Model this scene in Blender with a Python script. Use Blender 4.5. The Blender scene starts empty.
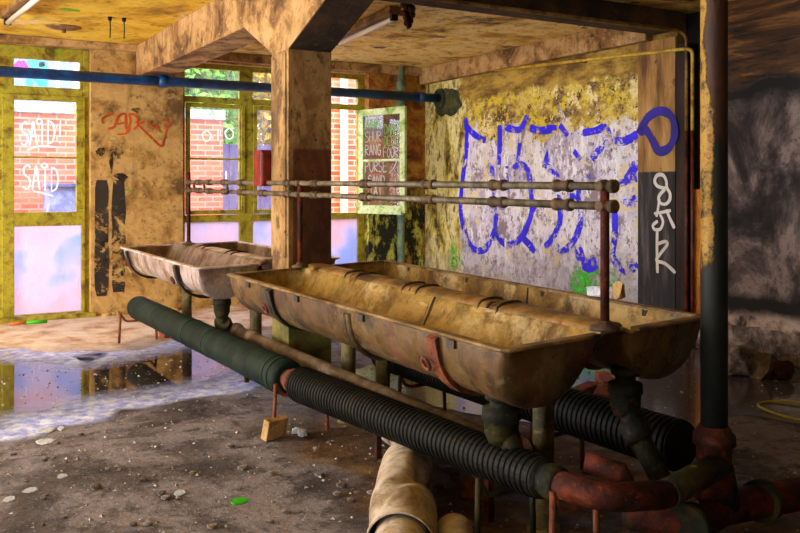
import bpy, bmesh, math, random
from mathutils import Vector, Matrix, noise as mnoise
random.seed(7)
S = bpy.context.scene
COL = S.collection
PI = math.pi

# ------------------------------------------------------------------ camera
FPX, CX, HY, EYE = 855.0, 400.0, 186.0, 1.45
YAW = math.radians(30.3)
FW = Vector((math.sin(YAW), math.cos(YAW), 0)); RT = Vector((math.cos(YAW), -math.sin(YAW), 0))
cam = bpy.data.cameras.new('camera'); cam.sensor_width = 36; cam.lens = FPX / 800 * 36
cam.shift_y = -(266.5 - HY) / 800; cam.clip_start = 0.05; cam.clip_end = 200
co = bpy.data.objects.new('camera', cam); COL.objects.link(co)
co.location = (0, 0, EYE); co.rotation_euler = (PI/2, 0, -YAW)
S.camera = co

# ------------------------------------------------------------------ light
def lin(c):
    r = []
    for v in c[:3]:
        v /= 255.0
        r.append(v / 12.92 if v <= .04045 else ((v + .055) / 1.055) ** 2.4)
    return (r[0], r[1], r[2], 1)

w = bpy.data.worlds.new('sky'); S.world = w; w.use_nodes = True
wn = w.node_tree.nodes; wl = w.node_tree.links
bg = wn['Background']
wtc = wn.new('ShaderNodeTexCoord'); wsep = wn.new('ShaderNodeSeparateXYZ'); wr = wn.new('ShaderNodeValToRGB')
wl.new(wtc.outputs['Generated'], wsep.inputs[0]); wl.new(wsep.outputs['Z'], wr.inputs[0]); wl.new(wr.outputs[0], bg.inputs['Color'])
wr.color_ramp.elements[0].color = (.80, .86, 1.0, 1); wr.color_ramp.elements[1].color = (.50, .66, 1.0, 1)
bg.inputs['Strength'].default_value = 4.2

sun = bpy.data.lights.new('sun', 'SUN'); sun.energy = 4.6; sun.angle = math.radians(3); sun.color = (1, .93, .8)
so = bpy.data.objects.new('sun', sun); COL.objects.link(so)
so.rotation_euler = Vector((.8, .38, -.65)).to_track_quat('-Z', 'Y').to_euler()

def area(name, loc, aim, sx, sy, power, col):
    l = bpy.data.lights.new(name, 'AREA'); l.shape = 'RECTANGLE'; l.size = sx; l.size_y = sy; l.energy = power; l.color = col
    o = bpy.data.objects.new(name, l); COL.objects.link(o); o.location = loc
    o.rotation_euler = (Vector(aim) - Vector(loc)).to_track_quat('-Z', 'Y').to_euler()
    return o
# added fill lamps at the unseen left openings, standing in for daylight
area('fill_left', (-3.7, 6.6, 1.6), (4, 6.4, 1.75), 2.6, 2.4, 260, (1, .95, .9))
area('fill_left_near', (-3.7, 1.2, 1.8), (3.5, 3.4, 1.0), 2.6, 2.2, 42, (1, .93, .85))

S.view_settings.view_transform = 'Standard'; S.view_settings.look = 'None'
S.view_settings.exposure = 0.72; S.view_settings.gamma = 1.0; S.view_settings.use_curve_mapping = False

# ------------------------------------------------------------------ from a photo point to a point on a plane
def ray(px, py): return FW + RT * ((px - CX) / FPX) + Vector((0, 0, (HY - py) / FPX))
def pX(px, py, X): d = ray(px, py); return d * (X / d.x) + Vector((0, 0, EYE))
def pY(px, py, Y): d = ray(px, py); return d * (Y / d.y) + Vector((0, 0, EYE))
def pZ(px, py, Z): d = ray(px, py); return d * ((Z - EYE) / d.z) + Vector((0, 0, EYE))

# ------------------------------------------------------------------ materials
class N:
    def __init__(s, name):
        s.m = bpy.data.materials.new(name); s.m.use_nodes = True
        s.t = s.m.node_tree; s.n = s.t.nodes; s.b = s.n['Principled BSDF']
        s.tc = s.n.new('ShaderNodeTexCoord')
    def L(s, a, b): s.t.links.new(a, b)
    def put(s, sock, v):
        if hasattr(v, 'is_output') or isinstance(v, bpy.types.NodeSocket): s.L(v, sock)
        elif isinstance(v, (tuple, list)) and len(v) == 3 and sock.type == 'RGBA': sock.default_value = lin(v)
        else: sock.default_value = v
    def vec(s, scale=(1, 1, 1), loc=(0, 0, 0), rot=(0, 0, 0)):
        mp = s.n.new('ShaderNodeMapping'); s.L(s.tc.outputs['Object'], mp.inputs[0])
        mp.inputs['Scale'].default_value = scale; mp.inputs['Location'].default_value = loc; mp.inputs['Rotation'].default_value = rot
        return mp.outputs[0]
    def noise(s, scale, detail=6, rough=.6, dist=0, v=None):
        x = s.n.new('ShaderNodeTexNoise'); s.L(v or s.tc.outputs['Object'], x.inputs['Vector'])
        x.inputs['Scale'].default_value = scale; x.inputs['Detail'].default_value = detail
        x.inputs['Roughness'].default_value = rough; x.inputs['Distortion'].default_value = dist
        return x.outputs['Fac']
    def ramp(s, f, stops, interp='LINEAR'):
        x = s.n.new('ShaderNodeValToRGB'); s.L(f, x.inputs[0]); e = x.color_ramp.elements; x.color_ramp.interpolation = interp
        while len(e) < len(stops): e.new(.5)
        for i, (p, c) in enumerate(stops): e[i].position = p; e[i].color = lin(c) if not isinstance(c, (int, float)) else (c, c, c, 1)
        return x.outputs[0]
    def mix(s, f, a, b, mode='MIX'):
        x = s.n.new('ShaderNodeMix'); x.data_type = 'RGBA'; x.blend_type = mode
        s.put(x.inputs[0], f); s.put(x.inputs[6], a); s.put(x.inputs[7], b); return x.outputs[2]
    def math(s, op, a, b=0.0, clamp=False):
        x = s.n.new('ShaderNodeMath'); x.operation = op; x.use_clamp = clamp
        s.put(x.inputs[0], a); s.put(x.inputs[1], b); return x.outputs[0]
    def step(s, v, lo, hi):
        x = s.n.new('ShaderNodeMapRange'); s.put(x.inputs[0], v); x.inputs[1].default_value = lo; x.inputs[2].default_value = hi
        return x.outputs[0]
    def xyz(s):
        x = s.n.new('ShaderNodeSeparateXYZ'); s.L(s.tc.outputs['Object'], x.inputs[0]); return x.outputs
    def bump(s, h, strength=.3, dist=.02):
        x = s.n.new('ShaderNodeBump'); x.inputs['Strength'].default_value = strength; x.inputs['Distance'].default_value = dist
        s.L(h, x.inputs['Height']); s.L(x.outputs[0], s.b.inputs['Normal'])
    def done(s, color=None, rough=.7, metal=0.0, spec=None):
        if color is not None: s.put(s.b.inputs['Base Color'], color)
        s.put(s.b.inputs['Roughness'], rough); s.put(s.b.inputs['Metallic'], metal)
        if spec is not None: s.b.inputs['Specular IOR Level'].default_value = spec
        return s.m

def grime(name, cols, scale=4, rough=.7, bump=.35, spots=(), streaks=(), metal=0.0, spec=None, bdist=.01, stretch=(1, 1, 1)):
    """cols: ramp of 2-4 colours on a broad noise; spots: (colour, scale, lo, hi); streaks: the same but drawn out downwards"""
    n = N(name); v = n.vec(stretch)
    f = n.noise(scale, 8, .65, .4, v)
    k = len(cols); lo, hi = .37, .63
    c = n.ramp(f, [(lo + (hi - lo) * i / max(1, k - 1), cols[i]) for i in range(k)])
    fine = n.noise(scale * 9, 4, .6)
    for col, sc, a, b in spots:
        c = n.mix(n.step(n.noise(sc, 7, .65, .3, n.vec(stretch, (sc * 1.7, 3.1, 8.2))), a, b), c, col)
    for col, sc, a, b in streaks:
        c = n.mix(n.step(n.noise(sc, 5, .6, 0, n.vec((1, 1, .12), (3, 1.3, sc))), a, b), c, col)
    mid = n.noise(scale*3.1, 6, .75, .2, v)
    c = n.mix(n.step(mid, .54, .64), c, n.mix(.45, c, (30, 20, 12)))
    c = n.mix(n.step(mid, .42, .34), c, n.mix(.55, c, tuple(min(255, v_*1.18 + 4) for v_ in cols[-1])))
    c = n.mix(n.step(fine, .6, .7), c, n.mix(.6, c, (25, 18, 12)))
    n.bump(n.math('ADD', n.math('ADD', f, n.math('MULTIPLY', mid, .5)), n.math('MULTIPLY', fine, .35)), min(1, bump*1.8), bdist*1.6)
    return n.done(c, rough, metal, spec)

M = {}
M['ceiling'] = grime('stained_ceiling_plaster', [(170, 120, 22), (230, 184, 36), (250, 214, 72), (240, 194, 46)], 1.1, .8, .2,
                     spots=[((104, 58, 18), 1.6, .58, .74), ((245, 222, 150), 1.0, .58, .72)])
M['ceiling_peel'] = grime('peeling_ceiling_plaster', [(160, 112, 36), (226, 186, 80), (244, 218, 140), (230, 186, 76)], 1.8, .8, .3,
                     spots=[((84, 44, 16), 2.6, .57, .66), ((44, 28, 16), 6, .62, .7), ((236, 200, 60), 9, .6, .7)])
M['beam'] = grime('stained_beam_concrete', [(84, 56, 28), (142, 102, 54), (180, 140, 84), (194, 154, 102)], 3.2, .85, .4,
                  spots=[((50, 30, 16), 4.5, .62, .72), ((30, 18, 12), 11, .68, .74)], streaks=[((80, 50, 24), 6, .58, .75)])
M['haunch'] = grime('dark_beam_concrete', [(40, 28, 15), (66, 46, 24), (94, 64, 34)], 3, .9, .4, spots=[((22, 14, 10), 5, .6, .7)])
M['plaster'] = grime('old_tan_plaster', [(108, 78, 38), (172, 130, 66), (204, 164, 96), (188, 150, 90)], 2.4, .85, .35,
                     spots=[((90, 56, 26), 3.3, .6, .74), ((225, 190, 130), 6, .64, .72), ((36, 24, 16), 9, .7, .75)],
                     streaks=[((96, 62, 30), 5, .56, .78)])

def corner_mat():
    n = N('flaking_corner_plaster'); f = n.noise(5, 9, .7, .6)
    c = n.ramp(f, [(.3, (60, 34, 16)), (.42, (120, 66, 20)), (.52, (176, 110, 36)), (.62, (196, 160, 60)), (.7, (90, 60, 26))])
    z = n.xyz()['Z']
    low = n.math('MULTIPLY', n.step(z, 1.55, 1.1), n.step(n.noise(7, 9, .75, .4, n.vec((1, 1, .35))), .38, .43))
    pal = n.ramp(n.noise(9, 8, .75, .3, n.vec((1, 1, .5))), [(.4, (30, 30, 18)), (.5, (150, 150, 50)), (.56, (206, 206, 90)), (.64, (34, 32, 20))], 'CONSTANT')
    c = n.mix(low, c, pal)
    n.bump(f, .5, .02); return n.done(c, .85)
M['corner'] = corner_mat()

def graffiti_wall_mat():
    n = N('peeling_painted_plaster'); o = n.xyz()
    a = n.noise(1.5, 9, .7, .2); b = n.noise(7, 10, .78, .15); st = n.noise(6, 9, .78, .1, n.vec((1, 1, .4)))
    fl = n.noise(17, 7, .75, .1); sc = n.noise(12, 9, .8, .1, n.vec((1, 1, .3), (2, 5, 1)))
    c = n.ramp(a, [(.40, (176, 162, 184)), (.47, (212, 202, 224)), (.53, (232, 226, 240)), (.6, (226, 214, 200))])
    c = n.mix(n.step(b, .52, .56), c, (146, 132, 148))
    c = n.mix(n.step(st, .53, .56), c, (240, 236, 240))
    c = n.mix(n.step(sc, .55, .57), c, (252, 250, 250))
    c = n.mix(n.step(fl, .60, .63), c, (84, 68, 66))
    c = n.mix(n.step(n.noise(2.6, 9, .74, .2, n.vec(loc=(4, 2, 9))), .57, .58), c, (232, 214, 170))
    c = n.mix(n.step(n.noise(1.8, 9, .74, .2, n.vec(loc=(14, 2, 4))), .57, .60), c, (150, 132, 140))
    c = n.mix(n.step(n.noise(5, 9, .74, .2, n.vec(loc=(1, 7, 3))), .65, .66), c, (196, 120, 30))
    # upper zone: ochre render over grey stone
    zz = n.math('ADD', o['Z'], n.math('MULTIPLY', n.math('SUBTRACT', n.noise(1.3, 10, .76, .1), .5), 2.3))
    up = n.ramp(n.noise(1.8, 10, .74, .1, n.vec((1, 1, 1.6))), [(.38, (84, 58, 40)), (.44, (150, 118, 70)), (.49, (190, 164, 50)), (.53, (226, 204, 120)), (.57, (206, 176, 56)), (.63, (120, 92, 66))])
    up = n.mix(n.step(b, .52, .55), up, (222, 198, 44))
    up = n.mix(n.step(n.noise(4, 9, .76, .1, n.vec(loc=(8, 1, 5))), .56, .58), up, (240, 222, 160))
    up = n.mix(n.step(n.noise(5.5, 9, .76, .1, n.vec(loc=(2, 9, 5))), .60, .62), up, (58, 36, 18))
    up = n.mix(n.step(fl, .57, .6), up, (96, 64, 20))
    c = n.mix(n.step(zz, 2.02, 2.10), c, up)
    zt = n.math('ADD', o['Z'], n.math('MULTIPLY', n.math('SUBTRACT', n.noise(3, 9, .74), .5), .4))
    c = n.mix(n.step(zt, 2.52, 2.58), c, n.ramp(n.noise(3, 8, .7, 0, n.vec((1, 1, 2.5))), [(.4, (100, 72, 26)), (.5, (150, 116, 42)), (.6, (190, 156, 66))]))
    yy = n.math('ADD', o['Y'], n.math('MULTIPLY', n.math('SUBTRACT', n.noise(2.4, 9, .72, .1, n.vec((1, 1, .5))), .5), 1.6))
    cor = n.ramp(n.noise(4, 10, .75, .1, n.vec((1, 1, .5))), [(.38, (60, 44, 20)), (.45, (170, 146, 50)), (.5, (216, 200, 110)), (.54, (238, 226, 170)), (.58, (170, 146, 50)), (.64, (70, 52, 24))])
    c = n.mix(n.step(yy, 9.0, 9.1), c, cor)
    c = n.mix(n.math('MULTIPLY', n.step(zz, .75, .35), .6), c, (150, 138, 130))
    n.bump(n.math('ADD', n.math('ADD', a, n.math('MULTIPLY', b, .6)), n.math('MULTIPLY', st, .5)), .7, .025)
    return n.done(c, .8)
M['graffiti_wall'] = graffiti_wall_mat()

def dark_wall_mat():
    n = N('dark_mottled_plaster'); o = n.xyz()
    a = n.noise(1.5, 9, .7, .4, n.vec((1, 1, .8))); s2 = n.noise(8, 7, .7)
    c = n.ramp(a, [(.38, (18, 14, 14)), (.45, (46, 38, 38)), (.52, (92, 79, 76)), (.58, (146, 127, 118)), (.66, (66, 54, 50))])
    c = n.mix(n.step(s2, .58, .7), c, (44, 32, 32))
    timber = n.ramp(n.noise(2.5, 8, .7, .5, n.vec((1, .5, 4))), [(.36, (24, 14, 8)), (.5, (84, 54, 24)), (.6, (140, 96, 50)), (.7, (60, 36, 16))])
    zz = n.math('ADD', o['Z'], n.math('MULTIPLY', n.math('SUBTRACT', n.noise(2, 6, .6), .5), .3))
    c = n.mix(n.step(zz, 2.28, 2.34), c, timber)
    c = n.mix(n.math('MULTIPLY', n.step(zz, 2.12, 2.24), n.step(zz, 2.36, 2.30)), c, (16, 11, 9))
    lo = n.ramp(n.noise(4, 8, .7), [(.4, (60, 44, 40)), (.5, (170, 146, 130)), (.6, (206, 186, 170)), (.7, (40, 28, 26))])
    c = n.mix(n.step(zz, .42, .34), c, lo)
    c = n.mix(n.math('MULTIPLY', n.step(zz, .58, .5), n.step(zz, .36, .42)), c, (20, 13, 12))
    n.bump(n.math('ADD', a, n.math('MULTIPLY', s2, .4)), .5, .02)
    return n.done(c, .85)
M['dark_wall'] = dark_wall_mat()

def pilaster_mat():
    n = N('two_tone_pilaster_paint'); o = n.xyz()
    t = n.ramp(n.noise(7, 7, .65, .2, n.vec((1, 1, .15))), [(.35, (100, 66, 30)), (.5, (176, 130, 66)), (.65, (206, 164, 100))])
    t = n.mix(n.step(n.noise(6, 7, .7), .62, .7), t, (70, 42, 20))
    d = n.ramp(n.noise(10, 8, .7, .3, n.vec((1, 1, .12))), [(.36, (20, 19, 20)), (.52, (44, 42, 44)), (.64, (96, 88, 86)), (.74, (150, 130, 100))])
    c = n.mix(n.step(o['Z'], 1.59, 1.58), t, d)
    n.bump(n.noise(14, 5), .3, .01); return n.done(c, .7)
M['pilaster'] = pilaster_mat()

def floor_mat():
    n = N('dirty_concrete_floor'); o = n.xyz()
    a = n.noise(1.1, 9, .68, .4); b = n.noise(7, 8, .7, .3); g = n.noise(38, 4, .7)
    c = n.ramp(a, [(.38, (46, 40, 45)), (.46, (82, 76, 83)), (.53, (134, 127, 136)), (.62, (100, 90, 92))])
    c = n.mix(n.step(b, .52, .66), c, (52, 43, 44))
    c = n.mix(n.step(n.noise(2.3, 7, .7, .3, n.vec(loc=(5, 3, 1))), .56, .7), c, (140, 130, 132))
    c = n.mix(n.step(g, .62, .66), c, (186, 172, 162))
    c = n.mix(n.step(g, .4, .35), c, (26, 19, 17))
    # dry pale dust near the windows
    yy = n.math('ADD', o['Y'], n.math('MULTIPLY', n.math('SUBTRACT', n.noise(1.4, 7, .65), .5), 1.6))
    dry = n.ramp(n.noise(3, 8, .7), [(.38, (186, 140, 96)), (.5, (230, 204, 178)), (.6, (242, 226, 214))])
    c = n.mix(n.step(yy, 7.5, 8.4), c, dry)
    # earth under the near pipes
    xx = n.math('ADD', o['X'], n.math('MULTIPLY', n.math('SUBTRACT', n.noise(2.2, 7, .65), .5), 1.0))
    m = n.math('MULTIPLY', n.math('MULTIPLY', n.step(xx, 1.75, 2.0), n.step(xx, 3.6, 3.3)), n.step(o['Y'], 5.2, 4.6))
    earth = n.ramp(n.noise(5, 8, .7), [(.36, (44, 28, 14)), (.52, (96, 66, 34)), (.66, (134, 100, 56))])
    c = n.mix(m, c, earth)
    n.bump(n.math('ADD', n.math('ADD', a, n.math('MULTIPLY', b, .6)), n.math('MULTIPLY', g, .35)), .6, .03)
    return n.done(c, n.ramp(b, [(.4, .55), (.6, .9)]))
M['floor'] = floor_mat()

def puddle_mat(name, col, rough, wav=.02):
    n = N(name); f = n.noise(9, 5, .6); n.bump(f, wav, .02)
    c = n.mix(n.step(n.noise(24, 6, .7), .66, .72), col, (150, 140, 130))
    return n.done(c, rough, 0, .9)
M['water'] = puddle_mat('dark_puddle_water', (40, 30, 24), .03)
M['wet'] = puddle_mat('wet_floor_film', (96, 90, 100), .12, .1)
def silt_glare_mat():  # wet silt edge, with the sky's glare painted in as pale blue
    n = N('pale_silt_glare_rim'); o = n.tc.outputs['UV']
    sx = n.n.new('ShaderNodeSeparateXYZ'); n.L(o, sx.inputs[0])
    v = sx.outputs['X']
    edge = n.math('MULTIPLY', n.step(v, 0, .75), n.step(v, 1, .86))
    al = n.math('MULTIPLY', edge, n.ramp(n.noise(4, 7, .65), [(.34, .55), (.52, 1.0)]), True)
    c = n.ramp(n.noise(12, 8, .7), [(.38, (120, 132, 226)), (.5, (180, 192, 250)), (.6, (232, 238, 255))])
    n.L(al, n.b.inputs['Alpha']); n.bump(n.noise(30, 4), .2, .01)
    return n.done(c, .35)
M['silt_glare'] = silt_glare_mat()

M['frame_wood'] = grime('flaking_olive_window_paint', [(104, 84, 14), (156, 142, 26), (176, 168, 40), (150, 120, 34)], 5, .6, .3,
                        spots=[((70, 50, 14), 7, .6, .7), ((190, 190, 60), 9, .64, .7), ((40, 28, 12), 14, .68, .73)])
M['sash_wood'] = grime('pale_green_sash_paint', [(120, 150, 50), (176, 200, 110), (214, 226, 170), (190, 206, 130)], 5, .55, .25, spots=[((96, 120, 30), 8, .62, .7)])
def glass_mat(name, dust, dcol, sc=6, trans=0.0):
    n = N(name); tr = n.n.new('ShaderNodeBsdfTransparent'); gl = n.n.new('ShaderNodeBsdfGlossy'); gl.inputs['Roughness'].default_value = .03
    df = n.n.new('ShaderNodeBsdfTranslucent'); df2 = n.n.new('ShaderNodeBsdfDiffuse')
    f = n.noise(sc, 8, .7, .2, n.vec((1, 1, .4)))
    cc = n.ramp(n.noise(1.6, 4, .5), dcol)
    n.L(cc, df.inputs['Color']); n.L(cc, df2.inputs['Color'])
    md = n.n.new('ShaderNodeMixShader'); md.inputs[0].default_value = .25; n.L(df.outputs[0], md.inputs[1]); n.L(df2.outputs[0], md.inputs[2])
    m1 = n.n.new('ShaderNodeMixShader'); m1.inputs[0].default_value = .06; n.L(tr.outputs[0], m1.inputs[1]); n.L(gl.outputs[0], m1.inputs[2])
    m2 = n.n.new('ShaderNodeMixShader'); n.L(n.ramp(f, [(.35, dust[0]), (.65, dust[1])]), m2.inputs[0]); n.L(m1.outputs[0], m2.inputs[1]); n.L(md.outputs[0], m2.inputs[2])
    n.L(m2.outputs[0], n.n['Material Output'].inputs['Surface']); return n.m
M['glass'] = glass_mat('window_glass', (.02, .10), [(.4, (230, 230, 240)), (.6, (240, 236, 230))])
M['milky'] = glass_mat('milky_window_glass', (.82, .96), [(.40, (238, 218, 224)), (.5, (228, 224, 242)), (.62, (186, 208, 246))], 9)
def glow_paint(name, col):
    n = N(name); a = n.n.new('ShaderNodeBsdfTranslucent'); b = n.n.new('ShaderNodeBsdfDiffuse'); m = n.n.new('ShaderNodeMixShader'); m.inputs[0].default_value = .3
    a.inputs['Color'].default_value = lin(col); b.inputs['Color'].default_value = lin(col)
    n.L(a.outputs[0], m.inputs[1]); n.L(b.outputs[0], m.inputs[2]); n.L(m.outputs[0], n.n['Material Output'].inputs['Surface']); return n.m
M['scrawl'] = glow_paint('white_spray_paint', (250, 250, 248))
M['scrawl_green'] = glow_paint('pale_green_spray_paint', (170, 240, 140))

def worn_paint(name, cols, lo, hi, sc=7):
    n = N(name)
    c = n.ramp(n.noise(3.3, 5, .6), [(.35, cols[0]), (.65, cols[1])])
    f = n.noise(sc, 10, .78, .6); g = n.noise(1.6, 4, .6)
    n.L(n.step(n.math('ADD', f, n.math('MULTIPLY', n.math('SUBTRACT', g, .5), .5)), lo, hi), n.b.inputs['Alpha'])
    return n.done(c, .6)
M['blue_tag'] = worn_paint('worn_blue_spray_paint', [(30, 16, 226), (58, 36, 255)], .45, .485, 9)
M['blue_solid'] = worn_paint('blue_spray_paint', [(34, 22, 130), (44, 30, 170)], .1, .2)
M['green_tag'] = worn_paint('green_spray_paint', [(40, 190, 20), (80, 220, 40)], .44, .66, 6)
M['white_tag'] = worn_paint('white_spray_tag', [(226, 222, 214), (250, 246, 240)], .15, .3)
M['orange_tag'] = worn_paint('orange_spray_paint', [(150, 60, 14), (232, 90, 20)], .2, .5)
M['black_patch'] = worn_paint('black_wall_paint', [(26, 22, 20), (58, 48, 40)], .41, .45, 5)
M['soot'] = worn_paint('soot', [(20, 15, 10), (44, 30, 18)], .44, .60, 8)
M['green_fleck'] = N('bright_green_paint').done((60, 200, 20), .5)

M['blue_pipe'] = grime('blue_pipe_paint', [(6, 34, 70), (10, 58, 112), (20, 82, 146)], 5, .35, .15, spots=[((12, 26, 46), 8, .62, .7)])
M['green_stain'] = grime('dark_green_damp_patch', [(20, 26, 12), (56, 62, 26), (90, 84, 30)], 7, .8, .4)
M['conduit'] = grime('ochre_conduit_paint', [(150, 110, 20), (210, 170, 40), (236, 206, 90)], 6, .45, .15)
M['conduit_brown'] = grime('brown_conduit_paint', [(60, 24, 12), (104, 44, 24), (130, 70, 36)], 6, .5, .2)
M['conduit_low'] = grime('grey_green_pipe_paint', [(60, 84, 70), (110, 140, 120), (150, 164, 120)], 5, .5, .2, spots=[((60, 40, 20), 8, .6, .66)])

def enamel(name, a, rust, grn, gloss=.3, scale_white=.45):
    n = N(name)
    f = n.noise(2.2, 10, .72, .3); d = n.noise(5, 9, .74, .2, n.vec((1, 1.4, .7))); e = n.noise(5, 9, .75, .2, n.vec((1, .3, 1), (3, 1, 7)))
    c = n.ramp(f, [(.38, a[0]), (.46, a[1]), (.54, a[2]), (.62, a[3])])
    c = n.mix(n.math('MULTIPLY', n.step(d, .52, .66), .8), c, rust)
    c = n.mix(n.step(n.noise(2.8, 9, .74, .3, n.vec(loc=(9, 4, 2))), .56, .63), c, grn)
    c = n.mix(n.step(n.noise(1.9, 10, .74, .3, n.vec(loc=(2, 5, 8))), .53, .60), c, n.mix(scale_white, c, (240, 216, 160)))
    c = n.mix(n.step(e, .60, .64), c, n.mix(scale_white, c, (250, 226, 170)))
    c = n.mix(n.step(n.noise(11, 8, .78, .2), .63, .68), c, (44, 24, 10))
    n.bump(n.math('ADD', n.math('ADD', f, n.math('MULTIPLY', d, .5)), n.math('MULTIPLY', e, .3)), .6, .02)
    return n.done(c, n.ramp(d, [(.42, gloss), (.62, .75)]))
M['enamel_in'] = enamel('yellowed_basin_enamel', [(66, 46, 16), (128, 94, 34), (178, 142, 70), (118, 92, 26)], (92, 56, 16), (120, 114, 26))
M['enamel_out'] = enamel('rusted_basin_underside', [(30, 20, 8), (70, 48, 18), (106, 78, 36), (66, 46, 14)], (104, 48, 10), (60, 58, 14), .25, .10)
M['enamel_in_far'] = enamel('grey_basin_enamel', [(92, 62, 38), (144, 118, 98), (186, 168, 160), (140, 100, 58)], (104, 62, 26), (140, 112, 58))
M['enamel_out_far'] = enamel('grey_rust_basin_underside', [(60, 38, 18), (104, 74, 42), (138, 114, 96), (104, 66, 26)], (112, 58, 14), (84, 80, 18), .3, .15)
M['rim_metal'] = grime('worn_basin_rim', [(66, 46, 22), (122, 92, 48), (160, 130, 84)], 6, .4, .25, spots=[((84, 44, 16), 8, .57, .66)])
M['rim_far'] = grime('pale_basin_rim', [(150, 120, 100), (206, 186, 176), (226, 206, 200)], 6, .35, .2, spots=[((120, 70, 36), 8, .6, .68)])
M['cap'] = grime('rusty_ridge_tile', [(74, 50, 22), (130, 94, 42), (166, 128, 68)], 5, .5, .35, spots=[((130, 64, 16), 5, .6, .66), ((48, 30, 14), 10, .58, .66)])
M['cap_far'] = grime('pale_ridge_tile', [(140, 104, 76), (196, 164, 136), (220, 190, 164)], 5, .5, .35, spots=[((150, 84, 30), 6, .6, .68)])
M['strap'] = grime('black_support_strap', [(16, 14, 12), (34, 28, 20), (60, 44, 26)], 8, .6, .3)
M['rust'] = grime('orange_rust', [(64, 26, 10), (112, 50, 18), (146, 72, 28)], 9, .75, .4, spots=[((50, 22, 10), 12, .58, .66)])
M['rust_dark'] = grime('dark_red_rust', [(24, 10, 5), (74, 25, 12), (116, 48, 17)], 7, .7, .45, spots=[((34, 36, 14), 6, .57, .66), ((150, 92, 24), 14, .66, .72)], spec=.25)
M['mossy'] = grime('mossy_dark_iron', [(9, 11, 4), (28, 30, 9), (60, 52, 15)], 6, .7, .4, spots=[((92, 42, 14), 6, .58, .66), ((150, 126, 40), 10, .64, .70)], spec=.25)
M['rail'] = grime('grey_brown_pipe_steel', [(58, 48, 32), (100, 86, 64), (134, 120, 96)], 9, .4, .25, spots=[((50, 28, 12), 9, .58, .66), ((80, 80, 26), 5, .6, .68)])
M['rail_fit'] = grime('rusted_pipe_fitting', [(44, 30, 16), (86, 62, 34), (120, 84, 46)], 12, .6, .4)
M['jacket'] = grime('dark_green_lagging', [(6, 17, 11), (15, 32, 22), (30, 48, 33)], 4, .65, .3, spots=[((56, 64, 44), 6, .64, .74)], stretch=(1, 2.5, 1), spec=.2)
M['ribbed'] = grime('black_ribbed_sleeve', [(6, 7, 4), (13, 13, 7), (28, 24, 11)], 6, .6, .2, spec=.2)
M['drain'] = grime('dusty_brown_drain_pipe', [(66, 48, 28), (104, 80, 52), (134, 110, 80)], 5, .6, .3, spots=[((120, 66, 26), 7, .6, .68)])
M['concrete_leg'] = grime('damp_concrete_leg', [(64, 56, 22), (112, 92, 42), (140, 120, 66)], 5, .8, .4, spots=[((70, 84, 24), 4, .58, .68)])
M['sleeve'] = grime('dusty_off_white_sheet_sleeve', [(122, 98, 68), (172, 150, 122), (212, 198, 180), (190, 166, 134)], 3.5, .45, .2, spots=[((104, 74, 42), 5, .58, .68), ((226, 216, 200), 22, .64, .68)])
M['black'] = N('black_hollow').done((10, 8, 7), .9)

def pole_mat():
    n = N('peeling_pole_paint'); o = n.xyz()
    zz = n.math('ADD', o['Z'], n.math('MULTIPLY', n.math('SUBTRACT', n.noise(6, 8, .7, .4), .5), .35))
    up = n.ramp(n.noise(5, 8, .7, .3, n.vec((1, 1, .5))), [(.36, (24, 12, 6)), (.5, (60, 32, 12)), (.62, (88, 46, 16)), (.7, (44, 24, 12))])
    dn = n.ramp(n.noise(5, 8, .7, .3, n.vec((1, 1, .5))), [(.36, (6, 9, 5)), (.52, (15, 20, 11)), (.66, (36, 30, 14))])
    xx = n.math('ADD', n.math('SUBTRACT', n.math('MULTIPLY', o['X'], .6), n.math('MULTIPLY', o['Y'], .8)), n.math('MULTIPLY', n.math('SUBTRACT', n.noise(9, 9, .75, .3, n.vec((1, 1, .6))), .5), .10))
    yel = n.ramp(n.noise(14, 8, .75), [(.4, (40, 26, 10)), (.47, (150, 112, 30)), (.55, (186, 144, 46)), (.62, (130, 66, 18))])
    c = n.mix(n.step(zz, 1.62, 1.66), dn, up)
    flake = n.math('MULTIPLY', n.step(n.math('SUBTRACT', xx, n.math('MULTIPLY', n.step(o['Z'], 1.95, 1.7), .034)), -.030, -.036), n.step(zz, 1.12, 1.18))
    c = n.mix(flake, c, yel)
    n.bump(n.math('ADD', n.noise(9, 6, .7), flake), .5, .012); return n.done(c, .6)
M['pole'] = pole_mat()
def column_mat():
    n = N('worn_column_plaster')
    o = n.xyz()
    a = n.noise(3, 9, .7, .3, n.vec((1, 1, .5)))
    c = n.ramp(a, [(.36, (84, 60, 30)), (.46, (140, 104, 56)), (.56, (182, 144, 88)), (.66, (130, 96, 56))])
    lo = n.ramp(a, [(.36, (66, 34, 14)), (.5, (110, 62, 24)), (.64, (140, 84, 36))])
    c = n.mix(n.math('MULTIPLY', n.step(o['Z'], 1.72, 1.7), n.step(o['X'], 2.35, 2.36)), c, lo)
    c = n.mix(n.step(n.noise(5, 9, .76, .2, n.vec((1, 1, .5), (3, 3, 1))), .53, .6), c, (100, 72, 40))
    c = n.mix(n.step(n.noise(13, 8, .76, .2), .6, .63), c, (30, 20, 14))
    grn = n.ramp(n.noise(6, 8, .7), [(.4, (60, 66, 20)), (.6, (120, 116, 40))])
    c = n.mix(n.math('MULTIPLY', n.step(n.math('ADD', o['Z'], n.math('MULTIPLY', a, .5)), 1.05, .85), .8), c, grn)
    n.bump(n.math('ADD', a, n.noise(13, 6)), .4, .015); return n.done(c, .85)
M['column'] = column_mat()
M['dark_wood'] = grime('dark_stained_board', [(20, 12, 8), (44, 26, 14), (66, 40, 20)], 6, .7, .3, stretch=(1, 1, .15))
M['orange_wood'] = grime('orange_door_jamb', [(170, 90, 14), (226, 136, 26), (240, 160, 50)], 6, .6, .25, stretch=(1, 1, .2))
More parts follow.
